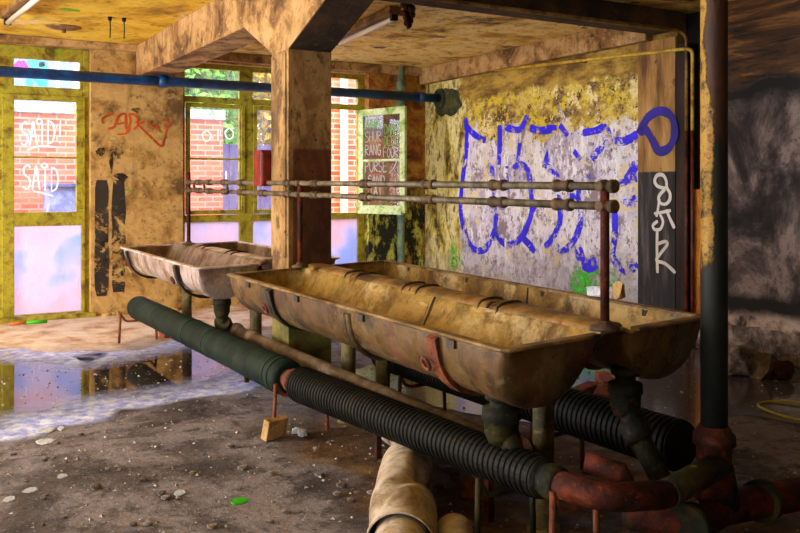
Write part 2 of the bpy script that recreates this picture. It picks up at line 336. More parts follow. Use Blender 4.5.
M['black_void'] = N('unlit_passage').done((12, 9, 8), .95)
M['red_metal'] = grime('dark_red_enamel', [(84, 10, 8), (130, 16, 12), (150, 26, 18)], 6, .4, .1)
M['tube'] = N('fluorescent_glass').done((226, 210, 190), .2)
M['lamp_body'] = grime('grimy_lamp_housing', [(70, 46, 24), (120, 84, 44), (160, 120, 70)], 6, .5, .2)
M['brick_single'] = grime('loose_red_brick', [(96, 44, 24), (150, 74, 40), (176, 104, 66)], 8, .85, .4)
M['card'] = grime('beige_card', [(150, 110, 60), (196, 156, 96), (214, 180, 124)], 5, .8, .2)
M['white_scrap'] = grime('white_scrap', [(176, 180, 196), (212, 218, 234), (228, 232, 245)], 9, .6, .2)
M['yellow_plastic'] = N('yellow_plastic').done((190, 180, 50), .4)
M['stone'] = grime('grey_rubble', [(64, 54, 50), (120, 106, 100), (176, 160, 156)], 6, .9, .5, spots=[((50, 56, 30), 5, .6, .68)])
M['orange_stick'] = N('orange_plastic').done((220, 110, 30), .5)
M['grit'] = grime('floor_grit', [(70, 58, 50), (150, 136, 126), (206, 200, 196)], 14, .9, .2)

def brick_mat():
    n = N('red_brickwork'); tx = n.n.new('ShaderNodeTexBrick')
    mp = n.n.new('ShaderNodeMapping'); n.L(n.tc.outputs['Object'], mp.inputs[0]); mp.inputs['Rotation'].default_value = (PI/2, 0, 0)
    n.L(mp.outputs[0], tx.inputs['Vector']); tx.inputs['Scale'].default_value = 1; tx.inputs['Brick Width'].default_value = .25
    tx.inputs['Row Height'].default_value = .083; tx.inputs['Mortar Size'].default_value = .012
    tx.inputs['Color1'].default_value = lin((190, 70, 32)); tx.inputs['Color2'].default_value = lin((214, 116, 66)); tx.inputs['Mortar'].default_value = lin((196, 152, 128))
    c = n.mix(n.step(n.noise(2, 7, .7), .5, .68), tx.outputs['Color'], (206, 110, 70))
    c = n.mix(n.step(n.noise(4, 7, .7, 0, n.vec(loc=(2, 7, 4))), .6, .7), c, (150, 64, 46))
    n.bump(tx.outputs['Fac'], -.4, .01); return n.done(c, .85)
M['brick'] = brick_mat()
M['coping'] = grime('grey_coping_stone', [(120, 124, 120), (176, 180, 176), (200, 204, 200)], 3, .85, .3, spots=[((120, 190, 60), 2.2, .54, .62)])
M['fence'] = grime('slate_blue_boards', [(58, 54, 92), (86, 80, 130), (120, 112, 160)], 3, .7, .2, stretch=(1, 1, .2))
M['bin'] = grime('faded_blue_steel', [(60, 70, 120), (96, 108, 160), (140, 150, 190)], 3, .6, .2)
M['leaf'] = grime('spring_leaves', [(60, 140, 26), (120, 200, 50), (180, 226, 90)], 3, .6, .1)
M['leaf_yellow'] = grime('yellowing_leaves', [(150, 160, 30), (220, 200, 50), (240, 180, 60)], 3, .6, .1)
M['bark'] = grime('pale_bark', [(120, 110, 90), (170, 160, 140)], 5, .9, .4)
M['asphalt'] = grime('pale_yard_paving', [(150, 120, 120), (190, 160, 160), (206, 186, 190)], 2, .9, .3)
M['pale_wall'] = grime('pale_render', [(200, 206, 220), (226, 232, 240), (240, 244, 250)], 2, .8, .1)
M['cyan_tag'] = N('cyan_wall_paint').done((20, 190, 226), .6)
M['pink_tag'] = N('magenta_wall_paint').done((216, 20, 196), .6)
M['blue_glass'] = N('grey_blue_glazing').done((120, 140, 180), .2)
M['white_pvc'] = N('cream_downpipe').done((246, 236, 200), .4)
M['hook_iron'] = N('black_iron').done((22, 16, 12), .5, .3)

# ------------------------------------------------------------------ mesh helpers
def nb(): return bmesh.new()
def box(bm, lo, hi, mi=0):
    x0, y0, z0 = lo; x1, y1, z1 = hi
    v = [bm.verts.new(p) for p in ((x0,y0,z0),(x1,y0,z0),(x1,y1,z0),(x0,y1,z0),(x0,y0,z1),(x1,y0,z1),(x1,y1,z1),(x0,y1,z1))]
    fs = []
    for f in ((0,3,2,1),(4,5,6,7),(0,1,5,4),(1,2,6,5),(2,3,7,6),(3,0,4,7)):
        q = bm.faces.new([v[i] for i in f]); q.material_index = mi; fs.append(q)
    return v
def obox(bm, c, size, rot=(0, 0, 0)):
    from mathutils import Euler
    v = box(bm, [-s/2 for s in size], [s/2 for s in size])
    R = Euler(rot).to_matrix()
    for q in v: q.co = R @ q.co + Vector(c)
    return v
def frames(pts):
    out = []; up = None
    for i, p in enumerate(pts):
        a = pts[max(0, i-1)]; b = pts[min(len(pts)-1, i+1)]
        t = (b - a).normalized()
        if up is None: up = Vector((0, 0, 1)) if abs(t.z) < .9 else Vector((1, 0, 0))
        s = t.cross(up).normalized(); up = s.cross(t).normalized(); out.append((s, up))
    return out
def tube(bm, pts, r, seg=14, caps=True, smooth=True):
    pts = [Vector(p) for p in pts]; rs = r if isinstance(r, (list, tuple)) else [r]*len(pts)
    fr = frames(pts); rings = []
    for p, (s, u), q in zip(pts, fr, rs):
        rings.append([bm.verts.new(p + (s*math.cos(a) + u*math.sin(a))*q) for a in [2*PI*k/seg for k in range(seg)]])
    for A, B in zip(rings, rings[1:]):
        for k in range(seg):
            f = bm.faces.new((A[k], A[(k+1) % seg], B[(k+1) % seg], B[k])); f.smooth = smooth
    if caps:
        bm.faces.new(rings[0][::-1]); bm.faces.new(rings[-1])
    return rings
def bendpath(pts, rad=.1, n=6):
    pts = [Vector(p) for p in pts]; out = [pts[0]]
    for a, b, c in zip(pts, pts[1:], pts[2:]):
        r = min(rad, (b-a).length*.49, (c-b).length*.49)
        p0 = b + (a-b).normalized()*r; p1 = b + (c-b).normalized()*r
        for k in range(n+1):
            t = k/n; out.append(p0*(1-t)**2 + b*2*t*(1-t) + p1*t*t)
    out.append(pts[-1]); return out
def straight(a, b, prof, bm, seg=20):
    """a lathe along a..b; prof = (distance fraction or metres from a, radius)"""
    a = Vector(a); b = Vector(b); d = (b-a).normalized(); tube(bm, [a + d*t for t, _ in prof], [r for _, r in prof], seg)
def smooth_path(pts, n=5):
    P = [Vector(p) for p in pts]
    if len(P) < 3: return P
    out = []
    for i in range(len(P)-1):
        p0 = P[max(0, i-1)]; p1 = P[i]; p2 = P[i+1]; p3 = P[min(len(P)-1, i+2)]
        for k in range(n):
            t = k/n
            out.append(.5*((2*p1) + (p2-p0)*t + (2*p0-5*p1+4*p2-p3)*t*t + (3*p1-p0-3*p2+p3)*t**3))
    out.append(P[-1]); return out
def ribbon(bm, pts, width, normal, off=.004, sm=True):
    P = smooth_path(pts) if sm else [Vector(p) for p in pts]
    nrm = Vector(normal); prev = None; n = len(P)
    for i, p in enumerate(P):
        t = (P[min(n-1, i+1)] - P[max(0, i-1)])
        if t.length < 1e-6: continue
        s = t.normalized().cross(nrm).normalized()
        wv = width*(.5 + .12*mnoise.noise(p*9)) * (.75 if i in (0, n-1) else 1)
        a = bm.verts.new(p + s*wv + nrm*off); b = bm.verts.new(p - s*wv + nrm*off)
        if prev: bm.faces.new((prev[0], a, b, prev[1]))
        prev = (a, b)
def blob(bm, c, ax, ay, rx, ry, normal, off=.004, jag=.35, n=40):
    c = Vector(c); ax = Vector(ax); ay = Vector(ay); m = bm.verts.new(c + Vector(normal)*off); v = []
    for k in range(n):
        a = 2*PI*k/n; j = 1 + jag*mnoise.noise(Vector((math.cos(a)*1.3, math.sin(a)*1.3, c.y*3 + c.x))) + .4*jag*mnoise.noise(Vector((math.cos(a)*4, math.sin(a)*4, c.z*3)))
        v.append(bm.verts.new(c + ax*rx*j*math.cos(a) + ay*ry*j*math.sin(a) + Vector(normal)*off))
    for k in range(n): bm.faces.new((m, v[k], v[(k+1) % n]))
def leafcloud(bm, c, rad, n, size):
    for _ in range(n):
        d = Vector((random.gauss(0, 1), random.gauss(0, 1), random.gauss(0, 1))).normalized()*(random.random()**.4)
        p = Vector(c) + Vector((d.x*rad[0], d.y*rad[1], d.z*rad[2]))
        u = Vector((random.uniform(-1, 1), random.uniform(-1, 1), random.uniform(-1, 1))).normalized()
        v = u.orthogonal().normalized(); q = size*random.uniform(.6, 1.4)
        bm.faces.new([bm.verts.new(p + u*q), bm.verts.new(p + v*q*.5), bm.verts.new(p - u*q), bm.verts.new(p - v*q*.5)])
def rock(bm, c, size, seed=0, sub=2):
    r = bmesh.ops.create_icosphere(bm, subdivisions=sub, radius=1)
    for v in r['verts']:
        k = 1 + .45*mnoise.noise(v.co*1.6 + Vector((seed*3.1, seed, 7)))
        q = Vector((max(-.75, min(.75, v.co.x)), max(-.75, min(.75, v.co.y)), max(-.6, min(.75, v.co.z))))*k
        v.co = Vector(c) + Vector((q.x*size[0], q.y*size[1], q.z*size[2]))
def lift(bm, z):
    m = min(v.co.z for v in bm.verts)
    for v in bm.verts: v.co.z += z - m

# ------------------------------------------------------------------ object helpers
def obj(name, bm, mats, parent=None, origin=None, bevel=0, smooth=None):
    me = bpy.data.meshes.new(name)
    bmesh.ops.recalc_face_normals(bm, faces=bm.faces[:])
    if parent is not None: off = parent.matrix_world.translation if parent.get('_w') is None else Vector(parent['_w'])
    elif origin is not None: off = Vector(origin)
    else:
        xs = [v.co for v in bm.verts]
        off = Vector(((min(p.x for p in xs)+max(p.x for p in xs))/2, (min(p.y for p in xs)+max(p.y for p in xs))/2, min(p.z for p in xs)))
    for v in bm.verts: v.co -= off
    if smooth is not None:
        for f in bm.faces: f.smooth = smooth
    bm.to_mesh(me); bm.free()
    for m in (mats if isinstance(mats, (list, tuple)) else [mats]): me.materials.append(m)
    o = bpy.data.objects.new(name, me); COL.objects.link(o)
    if parent is None: o.location = off
    else: o.parent = parent
    o['_w'] = list(off)
    if bevel:
        b = o.modifiers.new('edge', 'BEVEL'); b.width = bevel; b.segments = 2; b.limit_method = 'ANGLE'
    return o
def thing(name, loc, label, cat, group=None):
    o = bpy.data.objects.new(name, None); COL.objects.link(o); o.location = loc; o['_w'] = list(loc)
    return tag(o, label, cat, group)
def tag(o, label, cat, group=None, kind=None):
    o['label'] = label; o['category'] = cat
    if group: o['group'] = group
    if kind: o['kind'] = kind
    return o
def struct(name, bm, m, parent=None, bevel=0):
    o = obj(name, bm, m, parent, None if parent else (0, 0, 0), bevel)
    if parent is None: o['kind'] = 'structure'
    return o

# ================================================================== THE SETTING
YW, XW, ZC = 9.93, 6.2, 3.05
bm = nb(); box(bm, (-4, -2.5, -.2), (6.4, 10.2, 0)); struct('floor', bm, M['floor'])
bm = nb(); box(bm, (-4, -2.5, ZC), (2.48, 10.2, ZC+.2), 0); box(bm, (2.48, -2.5, ZC), (6.4, 10.2, ZC+.2), 1); struct('ceiling', bm, [M['ceiling'], M['ceiling_peel']])

W1a, W1b = .30, pY(91, 186, YW).x          # the left window
W2a, W2b = pY(183, 186, YW).x, pY(369, 186, YW).x
ZT = 3.0
bm = nb()
box(bm, (-4, YW, 0), (W1a, YW+.25, ZC)); box(bm, (W1b, YW, 0), (W2a, YW+.25, ZC)); box(bm, (W2b, YW, 0), (6.4, YW+.25, ZC), 1)
box(bm, (W1a, YW, ZT-.03), (W1b, YW+.25, ZC)); box(bm, (W2a, YW, ZT-.08), (W2b, YW+.25, ZC)); box(bm, (W2a, YW, 0), (W2b, YW+.25, .30))
box(bm, (W1a, YW, 0), (W1b, YW+.25, .03))
wall_back = struct('wall_back', bm, [M['plaster'], M['corner']])
bm = nb()
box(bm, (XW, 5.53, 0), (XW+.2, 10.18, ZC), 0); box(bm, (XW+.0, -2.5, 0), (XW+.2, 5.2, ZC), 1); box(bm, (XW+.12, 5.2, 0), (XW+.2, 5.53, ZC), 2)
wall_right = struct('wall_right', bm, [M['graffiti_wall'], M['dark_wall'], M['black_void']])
bm = nb(); box(bm, (-4, -2.7, 0), (6.4, -2.5, ZC)); struct('wall_rear', bm, M['dark_wall'])
bm = nb()
for y0, y1 in ((-2.5, -.2), (2.6, 5.2), (8.0, 10.2)): box(bm, (-4.2, y0, 0), (-4, y1, ZC))
for y0, y1 in ((-.2, 2.6), (5.2, 8.0)): box(bm, (-4.2, y0, 0), (-4, y1, .5)); box(bm, (-4.2, y0, 2.9), (-4, y1, ZC))
struct('wall_left', bm, M['plaster'])

# long beam over the column, with haunches; cross beam to the right wall
BX0, BX1, CY0, CY1 = 2.318, 2.65, 5.50, 5.80
ZB, ZH = 2.69, 2.40
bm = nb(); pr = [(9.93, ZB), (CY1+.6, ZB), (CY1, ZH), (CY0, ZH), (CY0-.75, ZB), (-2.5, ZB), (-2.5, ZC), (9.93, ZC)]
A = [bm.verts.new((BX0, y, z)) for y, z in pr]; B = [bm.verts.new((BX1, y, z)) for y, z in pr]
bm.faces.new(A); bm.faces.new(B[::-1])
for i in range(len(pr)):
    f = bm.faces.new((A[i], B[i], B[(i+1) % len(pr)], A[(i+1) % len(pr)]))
    if i in (3, 4): f.material_index = 1  # near haunch and near soffit take the darker concrete
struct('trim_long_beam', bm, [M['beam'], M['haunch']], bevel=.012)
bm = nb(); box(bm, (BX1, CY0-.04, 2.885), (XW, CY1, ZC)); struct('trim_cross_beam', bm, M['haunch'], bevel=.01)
bm = nb(); box(bm, (XW-.10, 5.83, 2.83), (XW, YW, ZC)); struct('trim_wall_beam', bm, M['beam'], bevel=.01)
bm = nb(); box(bm, (-4, YW-.07, 2.97), (BX0, YW, ZC)); struct('trim_coving', bm, M['beam'], bevel=.01)
bm = nb(); box(bm, (BX1, YW-.09, 2.94), (XW-.1, YW, ZC)); struct('trim_lintel', bm, M['beam'], bevel=.01)
bm = nb(); box(bm, (BX0, CY0, 0), (BX1, CY1, ZH+.004)); box(bm, (BX0-.012, CY0+.03, .95), (BX0, CY1-.01, ZH-.02))
column = struct('trim_column', bm, M['column'], bevel=.008)
bm = nb(); box(bm, (XW-.03, 5.53, 0), (XW, 5.99, 2.83)); pil = struct('trim_pilaster', bm, M['pilaster'])
bm = nb(); box(bm, (XW-.02, 5.40, 0), (XW+.13, 5.53, 2.75)); struct('trim_door_board', bm, M['dark_wood'])
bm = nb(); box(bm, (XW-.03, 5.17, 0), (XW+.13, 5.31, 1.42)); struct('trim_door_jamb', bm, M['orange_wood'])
# broken plinth below the right wall
bm = nb()
for i in range(26):
    y = 5.1 - i*.3; rock(bm, (XW-.02, y, .12), (.10 + .05*random.random(), .26, .17 + .05*random.random()), i)
struct('baseboard_right', bm, M['stone'])
bm = nb()
for i in range(22): rock(bm, (random.uniform(1.95, 2.85), YW-.02, .012), (random.uniform(.02, .07), random.uniform(.03, .07), random.uniform(.02, .05)), 30+i, 1)
struct('baseboard_back', bm, M['plaster'])

# ---------------------------------------------------------------- paint marks on the walls
def strokes_obj(name, mat, parent, strokes, plane, width, normal, label, off=.004):
    bm = nb()
    for s in strokes:
        wd = width
        if isinstance(s[0], (int, float)): wd, s = s[0], s[1]
        ribbon(bm, [plane(x, y) for x, y in s], wd, normal, off + random.random()*.003)
    o = obj(name, bm, mat, parent); o['label'] = label; return o
onR = lambda x, y: pX(x, y, XW)
blue = [[(466,118),(467,140),(466,157),(462,186),(461,211),(465,232),(473,248),(484,250),(492,238),(496,222),(495,200),(492,166)],
        [(467,126),(474,134),(486,141)], [(500,125),(500,145),(499,165)], [(505,127),(519,130),(524,124),(528,116)], [(530,128),(542,131),(557,128)],
        [(520,143),(518,161)], [(507,166),(508,190)], [(512,170),(519,165),(528,170),(531,190),(532,211),(527,227),(521,238),(511,245),(503,243),(496,232)],
        [(550,150),(546,165),(553,170),(558,180),(560,200),(560,222),(553,238),(545,247)], [(523,238),(530,245),(535,252)],
        [(556,246),(564,250),(574,241),(581,222),(580,204),(578,184)], (.13, [(578,248),(582,260),(589,266),(597,262)]),
        [(615,212),(615,236),(613,256),(619,266)], (.12, [(619,265),(629,269),(637,262)]), (.10, [(619,184),(637,178)]), (.12, [(624,204),(637,198)]),
        (.10, [(627,181),(632,172),(637,163)]), [(540,130),(553,127)], [(560,125),(568,136)], [(583,133),(598,130),(607,125)], [(592,159),(603,145),(610,130)],
        [(607,128),(612,140),(625,141),(638,134)], [(574,151),(581,160)], [(583,177),(596,176)], [(536,206),(530,216)], (.10, [(593,184),(606,186)]), [(570,196),(580,197)]]
strokes_obj('spray_tag', M['blue_tag'], wall_right, blue, onR, .085, (-1, 0, 0), 'worn blue spray-painted tag on peeling plaster')
bm = nb()
for px, py, rx, rz in ((455, 254, .12, .22), (457, 265, .16, .10), (578, 282, .14, .16), (594, 284, .15, .18), (612, 281, .10, .10)): blob(bm, onR(px, py), (0, 1, 0), (0, 0, 1), rx, rz, (-1, 0, 0), .003 + px*1e-6)
o = obj('spray_patch', bm, M['green_tag'], wall_right); o['label'] = 'green spray paint low on the peeling wall'
onP = lambda x, y: pX(x, y, XW-.03)
strokes_obj('spray_loop', M['blue_solid'], pil, [[(639,134),(644,124),(650,116),(661,111),(672,117),(675,134),(669,148),(659,151),(653,141),(646,130),(640,133)]], onP, .085, (-1, 0, 0), 'dark blue sprayed loop')
q = lambda l: [(540 + x/3.806, 170 + y/3.806) for x, y in l]
strokes_obj('spray_scrawl', M['white_tag'], pil, [q([(480,70),(450,62),(438,42),(448,20),(470,20),(482,42),(484,66),(496,90),(494,115),(478,130),(458,124),(454,100),(478,72)]),
    q([(456,110),(450,150),(444,178)]), q([(436,166),(470,160),(500,154)]), q([(482,150),(498,188),(514,222)]), q([(458,168),(470,196),(460,224),(438,226),(432,210),(450,194)]),
    q([(448,228),(447,300),(449,392)]), q([(448,282),(478,272),(486,284),(462,316),(445,344),(478,356),(518,392)])], onP, .032, (-1, 0, 0), 'white sprayed scrawl on the black part')
onB = lambda x, y: pY(x, y, YW)
q5 = lambda l: [(90 + x/6.66, 90 + y/6.66) for x, y in l]
strokes_obj('spray_tag', M['orange_tag'], wall_back, [q5([(150,155),(85,190),(90,225)]), q5([(120,258),(160,245),(190,175),(235,160),(236,220),(245,265),(265,275)]), q5([(240,290),(268,210),(262,165),(292,165),(316,190),(306,225)]),
    q5([(290,265),(330,225),(365,208)]), q5([(330,240),(400,310),(470,372),(490,345),(520,230),(516,190),(485,205)]), q5([(385,215),(415,238),(415,268)]), q5([(415,250),(440,232),(456,250),(472,285)]), q5([(180,228),(245,215)]), q5([(180,296),(240,292)])],
    onB, .028, (0, -1, 0), 'faded orange spray scribble')
strokes_obj('black_paint', M['black_patch'], wall_back, [(.145, [(101.5,180),(101.5,240),(101.5,296)]), (.14, [(118.5,180),(118.5,240),(118.5,292)])], onB, .15, (0, -1, 0), 'two flaking black paint bands', .003)
bm = nb()
for px, py, rx, rz in ((100,152,.05,.05),(108,149,.06,.03),(118,152,.05,.07),(111,163,.02,.12),(122,178,.05,.05),(99,115,.02,.02),(104,243,.05,.05),(119,176,.06,.04),(103,262,.05,.04),(137,110,.06,.03)):
    blob(bm, onB(px, py), (1, 0, 0), (0, 0, 1), rx, rz, (0, -1, 0), .006 + px*1e-6, .7)
o = obj('soot_mark', bm, M['soot'], wall_back); o['label'] = 'black soot marks'
bm = nb()
for px, py in ((143,118),(161,133),(152,140),(72,50),(56,51),(60,52),(122,270),(126,190),(130,190)):
    p = onB(px, py); ribbon(bm, [p + Vector((-.012, 0, 0)), p + Vector((.012, 0, .004))], .022, (0, -1, 0), .012, False)
o = obj('paint_fleck', bm, M['green_fleck'], wall_back); o['label'] = 'bright green paint flecks'
p = pZ(71, 9, ZC); bm = nb(); ribbon(bm, [p + Vector((-.09, 0, 0)), p + Vector((0, .03, 0)), p + Vector((.08, .02, 0))], .12, (0, 0, -1), .004)
o = obj('paint_fleck', bm, M['green_tag'], bpy.data.objects['ceiling']); o['label'] = 'green paint blotch'

# stroke letters
LET = {'S':[[(1,.9),(.6,1),(.1,.85),(.2,.6),(.8,.45),(.95,.2),(.5,0),(0,.1)]], 'A':[[(0,0),(.3,.6),(.5,1),(.7,.6),(1,0)],[(.15,.35),(.85,.4)]], 'I':[[(.5,0),(.5,1)]],
       'D':[[(.1,0),(.1,1)],[(0,1),(.7,.9),(1,.5),(.7,.1),(.05,0)]], '!':[[(.5,.3),(.6,1)],[(.48,0),(.52,.08)]], 'N':[[(0,0),(.05,1),(.9,0),(1,1)]], 'H':[[(.05,0),(.05,1)],[(.95,0),(.95,1)],[(.05,.5),(.95,.5)]],
       'U':[[(0,1),(.05,.3),(.5,0),(.95,.3),(1,1)]], 'R':[[(.05,0),(.05,1)],[(0,1),(.8,.9),(.8,.6),(.1,.5),(.95,0)]], 'G':[[(.95,.85),(.5,1),(.05,.6),(.2,.1),(.7,0),(.95,.4),(.55,.42)]],
       'P':[[(.05,-.1),(.05,1)],[(0,1),(.8,.95),(.9,.65),(.1,.5)]], 'K':[[(.05,0),(.05,1)],[(.9,1),(.1,.5),(.95,0)]], 'E':[[(.95,1),(.1,.95),(.05,.5),(.1,0),(.95,.05)],[(.1,.5),(.8,.55)]],
       'F':[[(.1,0),(.05,1),(.95,1)],[(.1,.55),(.75,.55)]], 'O':[[(.5,1),(.05,.6),(.3,.05),(.8,.1),(.95,.6),(.5,1)]], 'Q':[[(.5,1),(.05,.6),(.3,.05),(.8,.1),(.95,.6),(.5,1)],[(.6,.3),(1,-.1)]]}
def word(bm, txt, to3, x0, y0, x1, y1, width, normal, off=.004, slope=0):
    n = len(txt); cw = (x1-x0)/n
    for i, c in enumerate(txt):
        for st in LET.get(c, []):
            pts = [to3(x0 + i*cw + u*cw*.8, y1 + v*(y0-y1) + slope*(i/n)) for u, v in st]
            ribbon(bm, pts, width, normal, off + random.random()*.001)

# ---------------------------------------------------------------- windows
YF = YW + .12      # face of the frames
def bars(name, rects, parent, mat, depth=.06, y=YF, bevel=.006):
    bm = nb()
    for x0, z0, x1, z1 in rects: box(bm, (x0, y, z0), (x1, y+depth, z1))
    return obj(name, bm, mat, parent, bevel=bevel)
def pane(rect, parent, mat, y=YF+.03):
    x0, z0, x1, z1 = rect; bm = nb(); box(bm, (x0-.008, y, z0-.008), (x1+.008, y+.004, z1+.008)); return obj('pane', bm, mat, parent)
def R(x0, y0, x1, y1, Y=YF):
    a = pY(x0, y1, Y); b = pY(x1, y0, Y); m = pY((x0+x1)/2, y0, Y).z, pY((x0+x1)/2, y1, Y).z
    return (a.x, m[1], b.x, m[0])
def ring(r, t): x0, z0, x1, z1 = r; return [(x0-t, z0-t, x0, z1+t), (x1, z0-t, x1+t, z1+t), (x0, z1, x1, z1+t), (x0, z0-t, x1, z0)]

# window_1: a tall glazed door with a transom light
w1 = bpy.data.objects.new('window_1', None); COL.objects.link(w1); w1.location = (W1b-.5, YF, .03); w1['_w'] = list(w1.location); w1['kind'] = 'structure'
tr = R(14, 60, 80, 87); up1 = R(13, 101, 76, 156.5); up2 = R(13, 158.5, 76, 212); lo1 = R(14, 226, 81, 313)
xl, xr = tr[0], tr[2]
L0, L1 = W1a, W1b
bars('frame', [(L0, .03, xl-.30, 2.97), (xr+.03, .03, L1, 2.97), (xl-.30, tr[3], xr+.03, 2.97), (xl-.30, up1[3]+.05, xr+.03, tr[1]), (xl-.30, tr[1], xl, tr[3]), (xr, tr[1], xr+.03, tr[3]), (xl-.30, .03, xl-.10, up1[3]+.05)], w1, M['frame_wood'])
bars('door_leaf', [(xl-.12, .04, xl, up1[3]+.06), (up1[2], up2[1], xr+.05, up1[3]+.06), (xl, up1[3], up1[2], up1[3]+.06), (xl, lo1[3], xr+.05, up2[1]), (xl, up2[3], up1[2], up1[1]), (lo1[2], .04, xr+.05, lo1[3]), (xl, .04, lo1[2], lo1[1])], w1, M['frame_wood'], .05, YF-.03)
for r_, m in ((tr, 'glass'), (up1, 'glass'), (up2, 'glass'), (lo1, 'milky')): pane(r_, w1, M[m])
bm = nb(); YG = YF+.028; onG = lambda x, y: pY(x, y, YG)
word(bm, 'SAID!', onG, 21, 122, 65, 145, .016, (0, -1, 0), .002, -2); ribbon(bm, [onG(27,150), onG(40,146), onG(56,147)], .014, (0,-1,0), .002)
ribbon(bm, [onG(36,121), onG(39,119), onG(42,121), onG(39,124), onG(36,121)], .012, (0,-1,0), .002)
word(bm, 'SAID', onG, 23, 165, 60, 189, .016, (0, -1, 0), .002, 3); ribbon(bm, [onG(33,191), onG(42,193), onG(53,196)], .014, (0,-1,0), .002); ribbon(bm, [onG(41,166), onG(44,163), onG(47,166), onG(44,168), onG(41,166)], .012, (0,-1,0), .002)
for k in range(16):
    x = random.uniform(18, 78); y = random.uniform(232, 305); ribbon(bm, [onG(x, y), onG(x+random.uniform(-.5, .5), y+random.uniform(1.5, 9))], .012, (0,-1,0), .002, False)
o = obj('graffiti', bm, M['scrawl'], w1); o['label'] = 'white spray letters on the glass'
bm = nb(); box(bm, (L0, YW-.04, .0), (L1+.05, YW+.22, .045)); obj('sill', bm, M['frame_wood'], w1, bevel=.008)

# window_2: three lights, transoms, casements; the right casement stands open into the room
w2 = bpy.data.objects.new('window_2', None); COL.objects.link(w2); w2.location = ((W2a+W2b)/2, YF, .3); w2['_w'] = list(w2.location); w2['kind'] = 'structure'
ta = R(185, 69, 239.5, 97); ca = R(190, 108, 241, 158); cb = R(190, 160, 241, 210); ba = R(185, 222, 240, 262)
xm1, xm2 = ta[2], R(253, 70, 270, 97)[0]
pw = .74
t3 = R(333, 79, 358, 103); xc0 = t3[2]-pw
zT0, zT1 = ta[1], ta[3]; zC0, zC1 = cb[1], ca[3]; zB1 = ba[3]; zB0 = .42
fr = [(W2a, .3, ta[0], 2.92), (xm1, .3, xm2, 2.92), (t3[2], .3, W2b, 2.92), (xm2+pw, .3, xc0, 2.92)]
cols = [(ta[0], xm1), (xm2, xm2+pw), (xc0, t3[2])]
for a, b in cols:
    fr += [(a, zT1, b, 2.92), (a, zC1+.06, b, zT0), (a, zB1, b, zC0-.06), (a, .3, b, zB0)]
bars('frame', fr, w2, M['frame_wood'])
for i, (a, b) in enumerate(cols):
    pane((a, zT0, b, zT1), w2, M['glass']); pane((a, zB0, b, zB1), w2, M['milky'])
    if i < 2:
        c0, c1 = (ca[0], ca[2]) if i == 0 else (a+.05, b-.05)
        cz = bars('casement', ring((c0, zC0, c1, zC1), .05) + [(c0, ca[1], c1, cb[3])], w2, M['frame_wood'], .05, YF-.02)
        for zz0, zz1 in ((zC0, cb[3]), (ca[1], zC1)):
            pane((c0, zz0, c1, zz1), cz, M['glass'])
    if i == 0:
        bm = nb(); word(bm, 'OIO', onG, 202, 130, 236, 141, .016, (0, -1, 0), .002, -3)
        ribbon(bm, [onG(226,171), onG(226,180)], .02, (0,-1,0), .002, False)
        o = obj('graffiti', bm, M['scrawl'], cz); o['label'] = 'faint white scrawl on the glass'
# the open casement, hinged on the right jamb
hx, hy = 5.24, YF-.02; ex, ey = 5.46, 9.20
u = Vector((ex-hx, ey-hy, 0)); Wd = u.length; u.normalize(); nv = Vector((u.y, -u.x, 0))   # nv faces the left of the room
if nv.x > 0: nv = -nv
zb, zt = zC0-.05, zC1+.06
def sbox(bm, s0, z0, s1, z1, t0=-.022, t1=.022):
    v = box(bm, (s0, t0, z0), (s1, t1, z1))
    for p in v: p.co = Vector((hx, hy, 0)) + u*p.co.x + nv*p.co.y + Vector((0, 0, p.co.z))
zm = zb + .50*(zt-zb)
bm = nb()
for r_ in ((0, zb, .09, zt), (Wd-.09, zb, Wd, zt), (.09, zt-.09, Wd-.09, zt), (.09, zb, Wd-.09, zb+.09), (.09, zm-.015, Wd-.09, zm+.015)): sbox(bm, *r_)
oc = obj('open_casement', bm, M['sash_wood'], w2, bevel=.005); oc['label'] = 'pale green casement standing open'
bm = nb(); sbox(bm, .02, zb-.02, Wd-.04, zb+.02, .0, .05); obj('drip_rail', bm, M['sash_wood'], oc)
for z0, z1 in ((zb+.09, zm-.015), (zm+.015, zt-.09)):
    bm = nb(); sbox(bm, .08, z0-.008, Wd-.08, z1+.008, -.003, .003); obj('pane', bm, M['glass'], oc)
def onS(s, z): return Vector((hx, hy, z)) + u*s
bmw = nb(); bmg = nb(); g0, g1 = .12, Wd-.12; zz = lambda f: zm + f*(zt-.1-zm); zl = lambda f: zb+.1 + f*(zm-zb-.1)
word(bmg, 'ANA', onS, g0, zz(.95), g0+.29, zz(.72), .012, nv, .006); word(bmw, 'SHUR', onS, g0, zz(.66), g0+.31, zz(.42), .012, nv, .006); word(bmw, 'RANG', onS, g0, zz(.36), g0+.31, zz(.12), .012, nv, .006)
word(bmg, 'DANS', onS, g0+.36, zz(.80), g1, zz(.58), .011, nv, .006); word(bmg, 'DESK', onS, g0+.35, zz(.54), g1, zz(.32), .011, nv, .006); word(bmw, 'FOUR', onS, g0+.34, zz(.28), g1, zz(.06), .011, nv, .006)
word(bmw, 'PURSE', onS, g0, zl(.98), g0+.42, zl(.74), .013, nv, .006); word(bmw, 'SAND', onS, g0+.05, zl(.66), g0+.38, zl(.48), .013, nv, .006); word(bmw, 'IAI', onS, g0+.08, zl(.4), g0+.33, zl(.22), .013, nv, .006)
ribbon(bmw, [onS(g0+.44, zl(.7)), onS(g0+.54, zl(.84)), onS(g0+.58, zl(.98))], .014, nv, .006)
o = obj('graffiti', bmw, M['scrawl'], oc); o['label'] = 'white handwritten words on the glass'
o = obj('graffiti', bmg, M['scrawl_green'], oc); o['label'] = 'pale green handwritten words on the glass'
bm = nb(); box(bm, (W2a, YW-.03, .28), (W2b, YW+.22, .32)); obj('sill', bm, M['frame_wood'], w2, bevel=.008)

